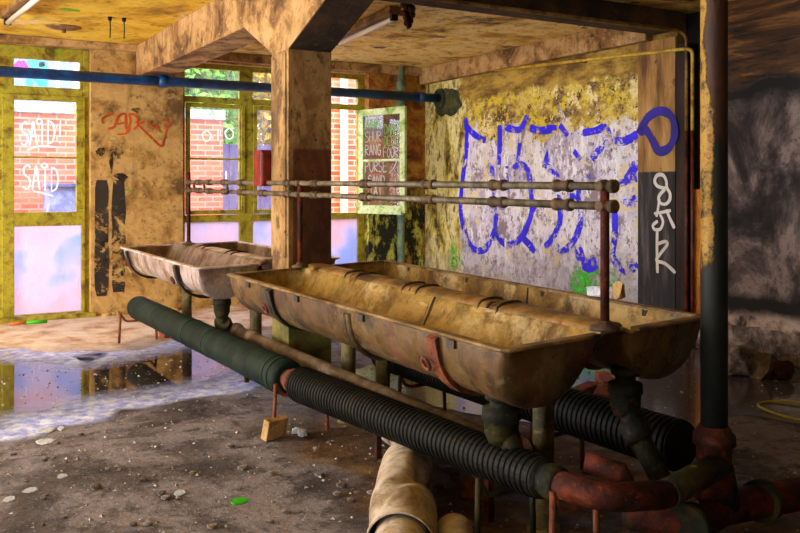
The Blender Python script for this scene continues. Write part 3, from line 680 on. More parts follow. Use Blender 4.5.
# ================================================================== OUTSIDE
bm = nb(); box(bm, (-8, 10.2, -.25), (20, 34, -.05)); o = struct('floor_yard', bm, M['asphalt'])
yb = 13.5; xe = pY(223, 186, yb).x
t = thing('brick_wall', (1, yb, -.05), 'long red brick yard wall with grey coping seen through the left windows', 'brick wall')
bm = nb(); box(bm, (-7, yb, -.05), (xe, yb+.35, 2.52)); obj('masonry', bm, M['brick'], t)
bm = nb(); box(bm, (-7, yb-.04, 2.52), (xe+.03, yb+.39, 2.68)); obj('coping', bm, M['coping'], t, bevel=.01)
bm = nb()
x = xe+.1; k = 0
while x < 12: box(bm, (x, 15.2, -.05), (x+.19, 15.23, 2.22)); x += .2
tag(obj('board_fence', bm, M['fence']), 'slate blue board fence behind the end of the brick wall', 'fence')
bm = nb(); a = pY(49, 187, 12.7); b = pY(80, 215, 12.7); box(bm, (a.x, 12.7, -.05), (a.x+1.1, 13.3, a.z))
t = thing('waste_container', (a.x+.55, 13.0, -.05), 'faded blue steel container in front of the brick wall', 'container')
obj('body', bm, M['bin'], t, bevel=.01)
bm = nb(); box(bm, (a.x-.03, 12.66, a.z), (a.x+1.13, 13.33, a.z+.05)); obj('lid', bm, M['bin'], t, bevel=.01)
# brick building behind the right light, with a downpipe
xb = pY(326, 186, 12.2).x
t = thing('brick_building', (xb+2, 12.6, -.05), 'red brick building wall seen past the open casement', 'building')
bm = nb(); box(bm, (xb, 12.2, -.05), (xb+5, 13.4, 6)); obj('masonry', bm, M['brick'], t)
p = pY(345, 186, 12.1); bm = nb(); tube(bm, [(p.x, 12.13, -.05), (p.x, 12.13, 6)], .06, 12); obj('downpipe', bm, M['white_pvc'], t)
# pale building far behind
t = thing('pale_building', (0, 18, -.05), 'pale rendered building with coloured tags behind the brick wall', 'building')
bm = nb(); box(bm, (-6, 18, -.05), (3.7, 22, 6.5)); obj('wall', bm, M['pale_wall'], t)
for x0, x1, z0, z1 in ((1.75, 2.2, 2.9, 4.6), (2.4, 2.62, 2.9, 4.6), (2.72, 2.95, 2.9, 4.6)):
    bm = nb(); box(bm, (x0, 17.96, z0), (x1, 18.0, z1)); obj('window', bm, M['blue_glass'], t)
on18 = lambda x, y: pY(x, y, 17.97)
bm = nb()
for s in ([(27,62),(36,64),(44,62)], [(29,78),(30,88)], [(32,74),(42,86)], [(42,62),(44,76),(40,90)]): ribbon(bm, [on18(*p_) for p_ in s], .16, (0, -1, 0), .02)
o = obj('tag', bm, M['cyan_tag'], t); o['label'] = 'cyan sprayed shapes'
bm = nb(); ribbon(bm, [on18(15,63), on18(20,67), on18(27,64)], .2, (0, -1, 0), .02); o = obj('tag', bm, M['pink_tag'], t); o['label'] = 'magenta sprayed patch'
def tree(x, y, h, rad, n, mat, label, size=.11):
    t = thing('leafy_tree', (x, y, -.05), label, 'tree', 'trees in the yard')
    bm = nb(); tube(bm, [(x, y, -.05), (x+.1, y, h*.4), (x-.05, y+.1, h*.75), (x+.1, y, h)], [.12, .09, .06, .02], 8)
    tube(bm, [(x, y, h*.4), (x+.6, y-.2, h*.6), (x+1.0, y-.3, h*.8)], [.05, .035, .01], 6); tube(bm, [(x, y, h*.35), (x-.6, y-.2, h*.55), (x-1.0, y-.1, h*.8)], [.05, .035, .01], 6)
    obj('trunk', bm, M['bark'], t)
    bm = nb(); leafcloud(bm, (x, y, h*.62), rad, n, size); obj('foliage', bm, mat, t)
tree(4.9, 16.6, 5.4, (1.1, .7, 2.2), 4200, M['leaf'], 'bright green leafy tree behind the end of the brick wall')
tree(7.0, 17.0, 5.6, (.95, .8, 2.4), 3400, M['leaf_yellow'], 'yellowing leafy tree beside the column seen from inside')
tree(5.9, 18.6, 6.0, (1.0, .7, 2.4), 3400, M['leaf'], 'green tree standing farthest back between the other two trees')

# ================================================================== PIPES OVERHEAD AND ON THE WALLS
ZP = 2.615
t = thing('water_pipe', (2.0, 9.55, ZP), 'thick blue painted pipe running across the room below the ceiling', 'pipe')
bm = nb(); tube(bm, [(-4, 9.55, ZP), (XW-.005, 9.55, ZP)], .057, 18); obj('pipe_run', bm, M['blue_pipe'], t)
for x in (2.52, 5.9):
    bm = nb(); tube(bm, [(x-.05, 9.55, ZP), (x+.05, 9.55, ZP)], .07, 18); obj('coupling', bm, M['blue_pipe'], t)
bm = nb()
tube(bm, [(XW-.028, 9.55, ZP), (XW-.002, 9.55, ZP)], .13, 18); o = obj('wall_collar', bm, M['green_stain'], t)
bm = nb(); blob(bm, onR(448, 101), (0, 1, 0), (0, 0, 1), .32, .19, (-1, 0, 0), .004); o = obj('damp_patch', bm, M['green_stain'], wall_right); o['label'] = 'dark green damp patch round the pipe'

c0 = pX(426, 78, XW-.03); c1 = pX(640, 54, XW-.06); c2 = pX(683, 49, XW-.06); c3 = Vector((XW-.06, c2.y-.10, c2.z-.02)); c3.y = pX(692.5, 60, XW-.06).y
t = thing('cable_conduit', (XW-.05, 7.5, 2.8), 'thin ochre conduit sloping along the graffiti wall and bending down', 'conduit')
bm = nb(); tube(bm, bendpath([c0, c2, Vector((XW-.06, c3.y, c2.z-.02)), Vector((XW-.06, c3.y, 1.95))], .09), .016, 10); obj('painted_run', bm, M['conduit'], t)
bm = nb(); tube(bm, [(XW-.06, c3.y, 1.95), (XW-.06, c3.y, 0.0)], .016, 10); obj('lower_run', bm, M['conduit_brown'], t)
for f in (.35, .7):
    p = c0.lerp(c2, f); bm = nb(); obox(bm, (XW-.015, p.y, p.z), (.075, .03, .05)); obj('clip', bm, M['conduit_brown'], t)
yv = pX(686.5, 60, XW-.06).y
t = thing('cable_conduit', (XW-.4, 5.45, 2.86), 'brown-ochre conduit under the cross beam turning down beside the black pilaster', 'conduit')
M['conduit_dim'] = grime('dull_ochre_conduit', [(90, 60, 16), (140, 100, 30), (170, 130, 60)], 6, .5, .15)
bm = nb(); tube(bm, bendpath([Vector((2.7, 5.44, 2.86)), Vector((XW-.06, 5.44, 2.86)), Vector((XW-.06, yv, 2.80)), Vector((XW-.06, yv, 1.95))], .12), .016, 10); obj('painted_run', bm, M['conduit_dim'], t)
bm = nb(); tube(bm, [(XW-.06, yv, 1.95), (XW-.06, yv, 0.0)], .016, 10); obj('lower_run', bm, M['conduit_brown'], t)
# riser at the back wall
p = pY(401, 186, YW-.06)
t = thing('riser_pipe', (p.x, YW-.06, 0), 'grey-green riser pipe on the back wall behind the open casement', 'pipe')
bm = nb(); tube(bm, [(p.x, YW-.06, 0), (p.x, YW-.06, ZC)], .05, 14); obj('pipe_run', bm, M['conduit_low'], t)
bm = nb(); tube(bm, [(p.x, YW-.06, 2.72), (p.x, YW-.06, 2.84)], .068, 14); obj('coupling', bm, M['conduit_low'], t)
p = pY(186, 186, YW-.03)

# fluorescent battens
def batten(a, b, label):
    a = Vector(a); b = Vector(b); d = (b-a).normalized()
    t = thing('fluorescent_batten', ((a+b)/2).to_tuple()[:2] + (ZC-.13,), label, 'ceiling lamp')
    yaw = math.atan2(d.y, d.x); L = (b-a).length; c = (a+b)/2
    bm = nb(); obox(bm, (c.x, c.y, ZC-.045), (L, .12, .07), (0, 0, yaw)); obj('housing', bm, M['lamp_body'], t, bevel=.008)
    bm = nb(); tube(bm, [(a + d*.05).to_tuple()[:2] + (ZC-.115,), (b - d*.05).to_tuple()[:2] + (ZC-.115,)], .024, 12); obj('tube', bm, M['tube'], t)
    for e, s in ((a, 1), (b, -1)):
        bm = nb(); obox(bm, (e.x + d.x*.03*s, e.y + d.y*.03*s, ZC-.10), (.05, .06, .07), (0, 0, yaw)); obj('lamp_holder', bm, M['hook_iron'], t, bevel=.005)
batten((3.95, 8.05, 0), (3.78, 6.55, 0), 'grimy fluorescent batten on the ceiling right of the column')
batten((.84, 8.55, 0), (.97, 6.9, 0), 'fluorescent batten at the upper left corner of the ceiling')
for px, py, lab in ((110, 17, 'left one of two black ceiling hooks before the beam'), (124, 18, 'right one of two black ceiling hooks before the beam')):
    p = pZ(px, py, ZC); bm = nb()
    tube(bm, [(p.x, p.y, ZC), (p.x, p.y, ZC-.035)], [.022, .016], 10)
    tube(bm, [(p.x, p.y, ZC-.035), (p.x+.004, p.y, ZC-.11), (p.x, p.y, ZC-.20)], .0055, 8)
    tag(obj('ceiling_hook', bm, M['hook_iron']), lab, 'hook', 'ceiling hooks')
p = pZ(64, 27, ZC); bm = nb(); tube(bm, [(p.x, p.y, ZC), (p.x, p.y, ZC-.012), (p.x, p.y, ZC-.03)], [.17, .15, .04], 20); tube(bm, [(p.x, p.y, ZC-.03), (p.x, p.y, ZC-.06)], .02, 8)
tag(obj('ceiling_rose', bm, M['lamp_body']), 'round brown ceiling rose without a lamp', 'ceiling rose')
p = pZ(409, 2, ZC); bm = nb()
for i in range(16): rock(bm, (p.x + random.uniform(-.06, .06)*(1-i/20), p.y + random.uniform(-.06, .06)*(1-i/20), ZC - .013*i - .015), (.045-.0016*i, .045-.0016*i, .035), i*1.7, 2)
tag(obj('corroded_fitting', bm, M['rust_dark']), 'corroded rusty fitting hanging from the ceiling', 'ceiling fitting')
bm = nb(); box(bm, (2.235, CY1+.0, 1.45), (2.42, CY1+.16, 1.71))
tb = thing('red_metal_box', (2.30, CY1+.08, 1.45), 'dark red metal box fixed behind the left edge of the column', 'box')
obj('case', bm, M['red_metal'], tb, bevel=.008)
bm = nb(); box(bm, (2.245, CY1-.006, 1.47), (2.335, CY1, 1.69)); obj('door', bm, M['red_metal'], tb, bevel=.004)

# ================================================================== WASH TROUGHS
ZR = .88
HP = [(0,0),(.001,-.035),(.007,-.078),(.022,-.125),(.052,-.170),(.098,-.207),(.16,-.230),(.23,-.237),(.30,-.224),(.365,-.188),(.415,-.134),(.45,-.073),(.475,-.02),(.49,.006),(.51,.014),(.54,.016),(.575,.016)]
PROF = [(x/1.15, z) for x, z in HP] + [(1 - x/1.15, z) for x, z in HP[-2::-1]]
KE = [(0, 0), (.008, .34), (.02, .68), (.036, .88), (.055, .97), (.085, 1)]
def trough(label, nf, nk, ff, fk, mats, rim, cap, tagname, seams, bands, caps_n, legs, drains):
    """nf/nk: near front and near back corner, ff/fk: far front and far back"""
    nf, nk, ff, fk = [Vector((p[0], p[1], 0)) for p in (nf, nk, ff, fk)]
    L = ((ff-nf).length + (fk-nk).length)/2
    def P(u, s, z): return nf.lerp(nk, u).lerp(ff.lerp(fk, u), s/L) + Vector((0, 0, ZR+z))
    t = thing('wash_trough', (P(.5, L/2, 0).x, P(.5, L/2, 0).y, 0), label, 'wash trough', 'double wash troughs')
    st = [(e, k) for e, k in KE]; n = int(L/.12)
    st += [(.085 + (L-.17)*i/n, 1) for i in range(1, n)] + [(L-e, k) for e, k in KE[::-1]]
    bm = nb(); rows = []
    for s, k in st:
        row = []
        for u, z in PROF:
            wob = .006*mnoise.noise(Vector((u*6, s*3.2, 4.4))) if 0 < k else 0
            row.append(bm.verts.new(P(u, s, (z*k if z < 0 else z) + wob)))
        rows.append(row)
    for A_, B_ in zip(rows, rows[1:]):
        for i in range(len(A_)-1):
            f = bm.faces.new((A_[i], B_[i], B_[i+1], A_[i+1])); f.smooth = True
    b = obj('basin', bm, mats, t)
    sd = b.modifiers.new('wall', 'SOLIDIFY'); sd.thickness = .014; sd.offset = -1; sd.material_offset = 1; sd.use_rim = True
    es = b.modifiers.new('crease', 'EDGE_SPLIT'); es.split_angle = math.radians(42)
    # rolled rim round the outside and over both ends of each basin
    for seq in ([P(.40, 0, .004), P(0, 0, .004), P(0, L, .004), P(.40, L, .004)], [P(.60, 0, .004), P(1, 0, .004), P(1, L, .004), P(.60, L, .004)]):
        bm = nb(); pts = bendpath(seq, .02, 3); cen = sum(seq, Vector())/4; rg = []
        for p_, (s_, u_) in zip(pts, frames(pts)):
            o_ = s_ if (p_ - cen).dot(s_) > 0 else -s_
            rg.append([bm.verts.new(p_ + o_*a_ + Vector((0, 0, b_))) for a_, b_ in ((-.012, -.004), (.028, -.006), (.033, .0), (.028, .008), (-.004, .010), (-.012, .006))])
        for A_, B_ in zip(rg, rg[1:]):
            for j in range(6): bm.faces.new((A_[j], A_[(j+1) % 6], B_[(j+1) % 6], B_[j]))
        bm.faces.new(rg[0]); bm.faces.new(rg[-1][::-1]); obj('rim', bm, rim, t)
    # ridge tiles with ribs between
    m = caps_n
    for i in range(m):
        s0, s1 = .02 + (L-.04)*i/m + .006, .02 + (L-.04)*(i+1)/m - .006
        bm = nb(); R0 = []
        for s in (s0, s0+.02, (s0+s1)/2, s1-.02, s1):
            R0.append([bm.verts.new(P(.5 + du, s, z + .003*mnoise.noise(Vector((s*5, du*20, 1))))) for du, z in ((-.072, -.006), (-.068, .018), (-.054, .03), (-.025, .036), (.025, .036), (.054, .03), (.068, .018), (.072, -.006))])
        for A_, B_ in zip(R0, R0[1:]):
            for j in range(7): f = bm.faces.new((A_[j], B_[j], B_[j+1], A_[j+1])); f.smooth = True
        bm.faces.new(R0[0]); bm.faces.new(R0[-1][::-1]); bm.faces.new([r[0] for r in R0]+[r[-1] for r in R0[::-1]])
        obj('ridge_tile', bm, cap, t)
    for s in [x for i in range(1, m) for x in (.02 + (L-.04)*i/m - .075, .02 + (L-.04)*i/m + .075)]:
        bm = nb(); tube(bm, [P(.5 + du, s, z + .003) for du, z in ((-.075, -.01), (-.07, .018), (-.055, .031), (-.025, .038), (.025, .038), (.055, .031), (.07, .018), (.075, -.01))], .006, 6); obj('ridge_rib', bm, M['strap'] if cap is M['cap_far'] else M['rail_fit'], t)
    # casting joints: a dark seam inside, a flange outside
    def arc(u_of, z_of, s, r, seg=6): 
        bm = nb(); tube(bm, [P(u_of(i), s, z_of(i)) for i in range(len(HP)-3)], r, seg); return bm
    for s in seams:
        for side in (0, 1):
            uu = (lambda i: HP[i][0]/1.15) if side == 0 else (lambda i: 1-HP[i][0]/1.15)
            obj('joint_seam', arc(uu, lambda i: HP[i][1]+.002, s, .006), M['strap'], t)
            obj('joint_flange', arc(lambda i: uu(i) + (-.012 if side == 0 else .012)*max(0, 1-i/5), lambda i: HP[i][1]-.020, s, .017), mats[1], t)
            obj('joint_gasket', arc(lambda i: uu(i) + (-.014 if side == 0 else .014)*max(0, 1-i/5), lambda i: HP[i][1]-.022, s + .03, .012), M['strap'], t)
    for s in ([.32 + (L-.7)*i/3 for i in range(4)] if seams else []):
        for u_, sg in ((0, -1), (1, 1)):
            c = P(u_, s, -.022) + Vector((sg*.012, 0, 0)); bm = nb(); obox(bm, c, (.026, .05, .03)); obj('rim_clip', bm, M['strap'], t)
    # support straps below, each with an eye
    for s, mm in bands:
        for side in (0, 1):
            sg = 1 if side == 0 else -1; base = 0 if side == 0 else 1
            bm = nb(); rowsb = []
            for i in range(0, len(HP)-5):
                x, z = HP[i]; k = 1 - i/6 if i < 6 else 0
                q0 = []
                for ds in (-.034, .034):
                    for th in (.016, .036): q0.append(bm.verts.new(P(base + sg*(x - th*max(0, k))/1.15, s+ds, z - th*(1-.5*max(0, k)))))
                rowsb.append(q0)
            for A_, B_ in zip(rowsb, rowsb[1:]):
                for a_, b_ in ((0, 1), (1, 3), (3, 2), (2, 0)): bm.faces.new((A_[a_], A_[b_], B_[b_], B_[a_]))
            bm.faces.new([rowsb[0][i] for i in (0, 1, 3, 2)]); bm.faces.new([rowsb[-1][i] for i in (0, 2, 3, 1)])
            sp = obj('support_strap', bm, mm, t)
            c = P(base - sg*.022/1.15, s + .045, -.125)
            bm = nb(); tube(bm, [c + Vector((-sg*.006 + .03*sg*math.cos(a)*-.35, .024*math.sin(a), .024*math.cos(a))) for a in [2*PI*k/12 for k in range(13)]], .008, 6, False)
            obj('eye', bm, M['rust'], sp)
    # legs and waste traps
    for u, s, r in legs:
        p = P(u, s, 0); bm = nb(); tube(bm, [(p.x, p.y, 0), (p.x, p.y, ZR-.012+min(z_ for u_, z_ in PROF if abs(u_-u) < .05))], r, 16); tube(bm, [(p.x, p.y, 0), (p.x, p.y, .03)], r*1.5, 16); obj('leg', bm, M['concrete_leg'], t)
    for u, s, path, col, rr in drains:
        p = P(u, s, 0); bm = nb(); z0 = ZR-.004+min(z_ for u_, z_ in PROF if abs(u_-u) < .05)
        pp = [(p.x, p.y, z0+.01)] + path
        straight((p.x, p.y, z0+.01), (p.x, p.y, z0-.2), [(0, rr*1.15), (.03, rr*1.15), (.035, rr*.8), (.06, rr*.85), (.065, rr*1.35), (.105, rr*1.4), (.11, rr*1.25), (.16, rr*1.2), (.2, rr*.9)], bm, 18)
        tube(bm, bendpath([(p.x, p.y, z0-.12)] + path, .08), rr*.85, 16)
        q_ = Vector(path[0]); e = (Vector(path[-1]) - q_).normalized() if len(path) > 1 else Vector((0, 0, -1))
        tube(bm, [q_ - e*.02, q_ + e*.06], rr*1.2, 16)
        obj('waste_trap', bm, col, t)
    return t, P, L
t1, P1, L1_ = trough('large near double wash trough, yellowed and rusty, closest to the camera', (1.80, 2.36), (2.98, 2.53), (1.82, 5.25), (3.14, 5.60), [M['enamel_in'], M['enamel_out']], M['rim_metal'], M['cap'], '',
    [1.22], [(.45, M['rust']), (2.24, M['strap'])], 4,
    [(.44, .36, .045), (.44, 2.28, .045), (.62, 2.2, .045)],
    [(.19, .30, [(2.06, 2.63, .42), (2.22, 2.78, .352)], M['mossy'], .056), (.675, .12, [(2.61, 2.56, .46), (2.66, 2.37, .16)], M['mossy'], .052)])
t2, P2, L2_ = trough('smaller far double wash trough in grey enamel, beyond the column', (1.76, 5.74), (2.94, 6.02), (1.77, 8.08), (2.95, 8.29), [M['enamel_in_far'], M['enamel_out_far']], M['rim_far'], M['cap_far'], '',
    [], [(.50, M['strap']), (2.05, M['strap'])], 3,
    [(.46, .22, .045), (.46, 2.03, .045)], [(.28, .42, [(2.10, 6.25, .42), (2.2, 6.4, .36)], M['mossy'], .05)])
# soap-crumpled paper on the back rim
p = P1(1.0, .62, .02); bm = nb(); rock(bm, (p.x-.01, p.y, .94), (.04, .11, .035), 4); lift(bm, ZR+.016)
tag(obj('crumpled_paper', bm, M['white_scrap']), 'crumpled white paper lying on the back rim of the near trough', 'paper')
bm = nb(); p = P1(1.0, .50, .02); rock(bm, (p.x, p.y, .95), (.03, .04, .06), 9); lift(bm, ZR+.016)
tag(obj('ochre_lump', bm, M['card']), 'small ochre lump on the back rim beside the rail post', 'lump')

# supply rails over the ridge
XR = 2.285
YN, YFAR = 2.345, 7.80
zu, zlw = 1.449, 1.374
rise = lambda y: .0068*(y-YN)      # the rails climb slightly towards the far end
t = thing('supply_rail', (XR, 5, zlw), 'pair of horizontal water supply pipes on posts above the wash troughs', 'pipe rail')
for z in (zu, zlw):
    bm = nb(); tube(bm, [(XR, YN, z), (XR, YFAR, z + rise(YFAR))], .0165, 14); obj('pipe', bm, M['rail'], t)
    for y in (YN+.02, 2.62, 3.05, 3.62, 4.3, 4.98, 5.42, 5.9, 6.35, 6.75, 7.15, 7.45, YFAR-.03):
        bm = nb(); wd = .05 if y > YN+.1 else .035
        straight((XR, y-wd, z + rise(y-wd)), (XR, y+wd, z + rise(y+wd)), [(0, .019), (.004, .026), (.02, .026), (.024, .021), (2*wd-.024, .021), (2*wd-.02, .026), (2*wd-.004, .026), (2*wd, .019)], bm, 14); obj('fitting', bm, M['rail_fit'], t)
for y0 in (6.6, 7.2, 7.5):
    bm = nb(); k = rise(y0); tube(bm, [(XR-.028, y0, zlw-.012+k), (XR-.02, y0+.02, (zu+zlw)/2+k), (XR, y0+.12, zu+k)], .011, 8); obj('tap_link', bm, M['rail_fit'], t)
for y, zt_, zb_ in ((2.385, zu+.01, .93), (5.22, zu, .93), (7.755, zu+.09, .93)):
    bm = nb(); tube(bm, [(XR, y, zb_+.0), (XR, y, zt_ + rise(y))], .0175, 12); ps = obj('post', bm, M['rust_dark'], t)
    bm = nb(); tube(bm, [(XR, y, zb_-.02), (XR, y, zb_-.004), (XR, y, zb_), (XR, y, zb_+.015)], [.058, .056, .03, .022], 14); obj('base_plate', bm, M['rail_fit'], ps)
    for z in (zu, zlw):
        bm = nb(); tube(bm, [(XR-.033, y, z + rise(y)), (XR+.033, y, z + rise(y))], .02, 10); obj('clamp', bm, M['rail_fit'], ps)

# ================================================================== DUCTS AND PIPES ALONG THE FLOOR
XD0, XD1 = 1.92, 1.99
t = thing('lagged_pipe', (1.95, 6.4, .2), 'thick dark green lagged pipe lying on low stands before the troughs', 'pipe')
a = Vector((XD0, 8.15, .315)); b = Vector((XD1, 4.72, .308)); d = (b-a).normalized(); L = (b-a).length
bm = nb(); pr = [(0, .085), (.012, .105)]
s = .03
while s < L-.02: pr.append((s, .108 + .003*mnoise.noise(Vector((s*4, 0, 1))))); s += .06
pr += [(L-.015, .106), (L, .08)]
straight(a, b, pr, bm, 28); obj('jacket', bm, M['jacket'], t)
for f in (.06, L*.48, L*.62, L-.17, L-.10):
    bm = nb(); straight(a + d*f, a + d*(f+.02), [(0, .1105), (.02, .1105)], bm, 28); obj('band', bm, M['jacket'], t)
bm = nb(); straight(b - d*.01, b + d*.21, [(0, .055), (.07, .055), (.072, .07), (.11, .07), (.112, .055), (.22, .055)], bm, 20); o = obj('pipe_neck', bm, M['rust'], t); o['label'] = 'rusty bare pipe neck'
def ribbed(name, a, b, r, label, mat, pitch=.032, r2=None):
    a = Vector(a); b = Vector(b); L = (b-a).length; pr = [(0, r*.55), (.001, r*.96)]
    s = .002
    while s < L-pitch:
        pr += [(s, r*.93), (s+pitch*.3, r*.93), (s+pitch*.42, r), (s+pitch*.85, r), (s+pitch*.97, r*.93)]; s += pitch
    pr += [(L-.001, r*.96), (L, r*.55)]
    if r2: pr = [(t_, q_*(1 + (r2/r-1)*t_/L)) for t_, q_ in pr]
    bm = nb(); straight(a, b, pr, bm, 28); o = obj(name, bm, mat, None, smooth=False); tag(o, label, 'pipe', None); return o
e0 = b + d*.20
ribbed('ribbed_pipe', e0 - d*.02, (2.045, 2.46, .372), .104, 'black ribbed pipe in front of the near trough, continuing the green lagged pipe', M['ribbed'], .032, .080)
ribbed('ribbed_pipe', (2.80, 5.0, .33), (2.89, 2.555, .335), .112, 'dark ribbed pipe on the floor behind the near trough', M['ribbed'])
# rusty elbow pipe from the ribbed pipe to the upright pole
px_, py_ = 2.878, 2.375
t = thing('elbow_pipe', (2.3, 2.2, .3), 'rusty and mossy elbow pipe from the black ribbed pipe to the upright pole', 'pipe')
n0 = Vector((2.045, 2.46, .372)); n1 = Vector((2.06, 2.17, .385)); n2 = Vector((2.36, 2.155, .35)); n3 = Vector((px_-.02, py_-.03, .315))
bm = nb(); tube(bm, bendpath([n0, n1, n2], .14, 8), .05, 18); obj('elbow', bm, M['rust_dark'], t)
bm = nb(); tube(bm, [n2 - (n3-n2).normalized()*.005, n3], .052, 18); obj('straight_run', bm, M['mossy'], t)
bm = nb(); straight(n0 - Vector((0, .0, 0)), n0 + (n1-n0).normalized()*.1, [(0, .074), (.012, .074), (.014, .058), (.05, .066), (.09, .062), (.1, .052)], bm, 20); obj('flange', bm, M['mossy'], t)
bm = nb(); tube(bm, [(2.28, 2.26, .34), (2.28, 2.30, .40), (2.20, 2.40, .42)], .04, 12); obj('branch', bm, M['rust_dark'], t)
# the upright pole with its joints
t = thing('upright_pole', (px_, py_, 0), 'tall peeling iron pole at the right end of the troughs', 'pole')
bm = nb(); tube(bm, [(px_, py_, .43), (px_, py_, 1.2), (px_, py_, 2.2), (px_, py_, ZC)], .054, 24); po = obj('shaft', bm, M['pole'], t)
bm = nb(); straight((px_, py_, .47), (px_, py_, .17), [(0, .06), (.03, .074), (.035, .084), (.075, .086), (.08, .072), (.13, .07), (.17, .06), (.18, .078), (.22, .08), (.30, .078)], bm, 22); obj('collar', bm, M['rust_dark'], t)
bm = nb(); tube(bm, bendpath([(px_, py_, .30), (px_+.03, py_, .20), (px_+.05, py_, .13)], .05), .075, 18); obj('foot_elbow', bm, M['mossy'], t)
t = thing('floor_pipe', (2.9, 2.3, .06), 'dark rusty pipe lying along the floor under the pole', 'pipe')
q0 = pZ(625, 512, .13); q1 = Vector((3.9, 2.25, .12))
bm = nb(); tube(bm, [q0, (2.7, 2.30, .13), (px_+.05, py_, .12), q1], .068, 18); obj('run', bm, M['rust_dark'], t)
for p0 in (Vector((2.62, 2.29, .13)), Vector((3.12, 2.345, .12))):
    bm = nb(); tube(bm, [p0, p0 + Vector((.05, .01, 0))], .088, 18); obj('flange', bm, M['mossy'], t)
for p0 in (Vector((2.5, 2.28, 0)), Vector((3.5, 2.3, 0))):
    bm = nb(); box(bm, (p0.x-.03, p0.y-.07, 0), (p0.x+.03, p0.y+.07, .07)); obj('bracket', bm, M['mossy'], t)
# waste pipe under the troughs
t = thing('drain_pipe', (2.2, 4.6, .3), 'dusty brown drain pipe running under the troughs behind the green pipe', 'pipe')
bm = nb(); tube(bm, [(2.2, 6.62, .35), (2.2, 2.72, .352)], .044, 18); obj('run', bm, M['drain'], t)
for y in (6.2, 5.86, 2.95):
    bm = nb(); straight((2.2, y+.05, .351 + (6.4-y)*.0005), (2.2, y-.06, .351 + (6.4-y)*.0005), [(0, .046), (.01, .06), (.04, .062), (.06, .056), (.11, .046)], bm, 18); obj('socket', bm, M['drain'] if y > 4 else M['mossy'], t)
for y in (6.0, 4.0, 3.0):
    bm = nb(); box(bm, (2.185, y-.015, 0), (2.215, y+.015, .33)); obj('prop', bm, M['rust_dark'], t)
# pipe stands: bent rods over the ducts
def stand(x, y, zc, r, label, mat=M['rust'], w=.16):
    t = thing('pipe_stand', (x, y, 0), label, 'pipe stand', 'pipe stands')
    zt_ = zc - r - .012
    bm = nb(); tube(bm, bendpath([(x-w, y, zt_+.07), (x-w*.7, y, zt_), (x+w*.7, y, zt_), (x+w, y, zt_+.07)], .03), .011, 8); obj('cradle', bm, mat, t)
    for s in (-1, 1):
        bm = nb(); tube(bm, [(x+s*w, y, zt_+.075), (x+s*(w+.015), y+.01*s, 0)], .012, 8); obj('leg', bm, mat, t)
stand(1.915, 8.12, .315, .108, 'rusty stand under the far left end of the green pipe')
stand(2.02, 4.60, .31, .06, 'rusty stand where the green pipe meets the black ribbed pipe')
stand(2.06, 2.30, .38, .055, 'rusty stand below the elbow pipe at the bottom edge', w=.10)
stand(2.82, 4.55, .33, .112, 'thin dark stand under the far end of the rear ribbed pipe', M['rust_dark'])
stand(2.84, 3.3, .33, .112, 'thin dark stand under the middle of the rear ribbed pipe', M['rust_dark'])
stand(2.03, 2.66, .362, .086, 'dark stand half hidden under the near ribbed pipe', M['mossy'], .13)

# crumpled sheet sleeves on the floor
def sleeve(name, pts, rs, label, dent=None, crease=False, seg=48):
    P_ = smooth_path(pts, 14); n = len(P_); rr = []
    for i in range(n):
        f = i/(n-1)*(len(rs)-1); k = min(int(f), len(rs)-2); rr.append(rs[k]*(1-(f-k)) + rs[k+1]*(f-k))
    t = thing(name, (P_[n//2].x, P_[n//2].y, 0), label, 'duct sleeve', 'sheet sleeves on the floor')
    bm = nb(); rings = tube(bm, P_, rr, seg, False)
    for i, rg in enumerate(rings):
        for v in rg:
            c = P_[i]; q_ = v.co - c
            k = 1 + .05*mnoise.noise(v.co*6)
            if dent:
                for dp, dr, dd in dent:
                    w_ = max(0, 1 - (v.co - Vector(dp)).length/dr); k -= dd*(w_**1.3)
            if crease:
                t_ = i/(n-1); lx = q_.normalized().dot(RT); up_ = max(0, q_.normalized().z + .25)
                g = (t_ - (.62 - .20*lx))/.10; k -= .20*math.exp(-g*g)*min(1, up_)
                h_ = ((t_-.36)/.13)**2 + ((lx-.75)/.35)**2; k -= .42*math.exp(-h_)
            v.co = c + q_*k; v.co.z = max(.006, v.co.z)
    o = obj('sheet', bm, M['sleeve'], t); sd = o.modifiers.new('wall', 'SOLIDIFY'); sd.thickness = .006
    es = o.modifiers.new('crease', 'EDGE_SPLIT'); es.split_angle = math.radians(38)
    return t, P_, rr
a0 = pZ(411, 440, .11); a1 = pZ(407, 466, .13); a2 = pZ(400, 546, .13)
sleeve('duct_sleeve', [a0 + Vector((.02, .22, .02)), a0, a1 + (a2-a1)*.1], [.098, .104, .108], 'short dusty sleeve end disappearing under the ribbed pipe')
sleeve('duct_sleeve', [a1, a1.lerp(a2, .35) + Vector((0, 0, .01)), a1.lerp(a2, .7) + Vector((0, 0, .01)), a2], [.118, .130, .138, .128], 'largest crumpled off-white sleeve, dented in its side', None, True)
sleeve('duct_sleeve', [a2 + (a1-a2)*.14, a2 + (a2-a1)*.5], [.10, .112], 'off-white sleeve pushed into the crumpled sleeve at the bottom edge')
b0 = pZ(454, 532, .07)
tb_, _, _ = sleeve('duct_sleeve', [b0, b0 + (a2-a1)*.9], [.075, .08], 'narrow off-white sleeve lying right of the crumpled one')
bm = nb(); e_ = (a2-a1).normalized(); tube(bm, [b0, b0 + e_*.01], [.074, .074], 24); obj('end_cap', bm, M['sleeve'], tb_)

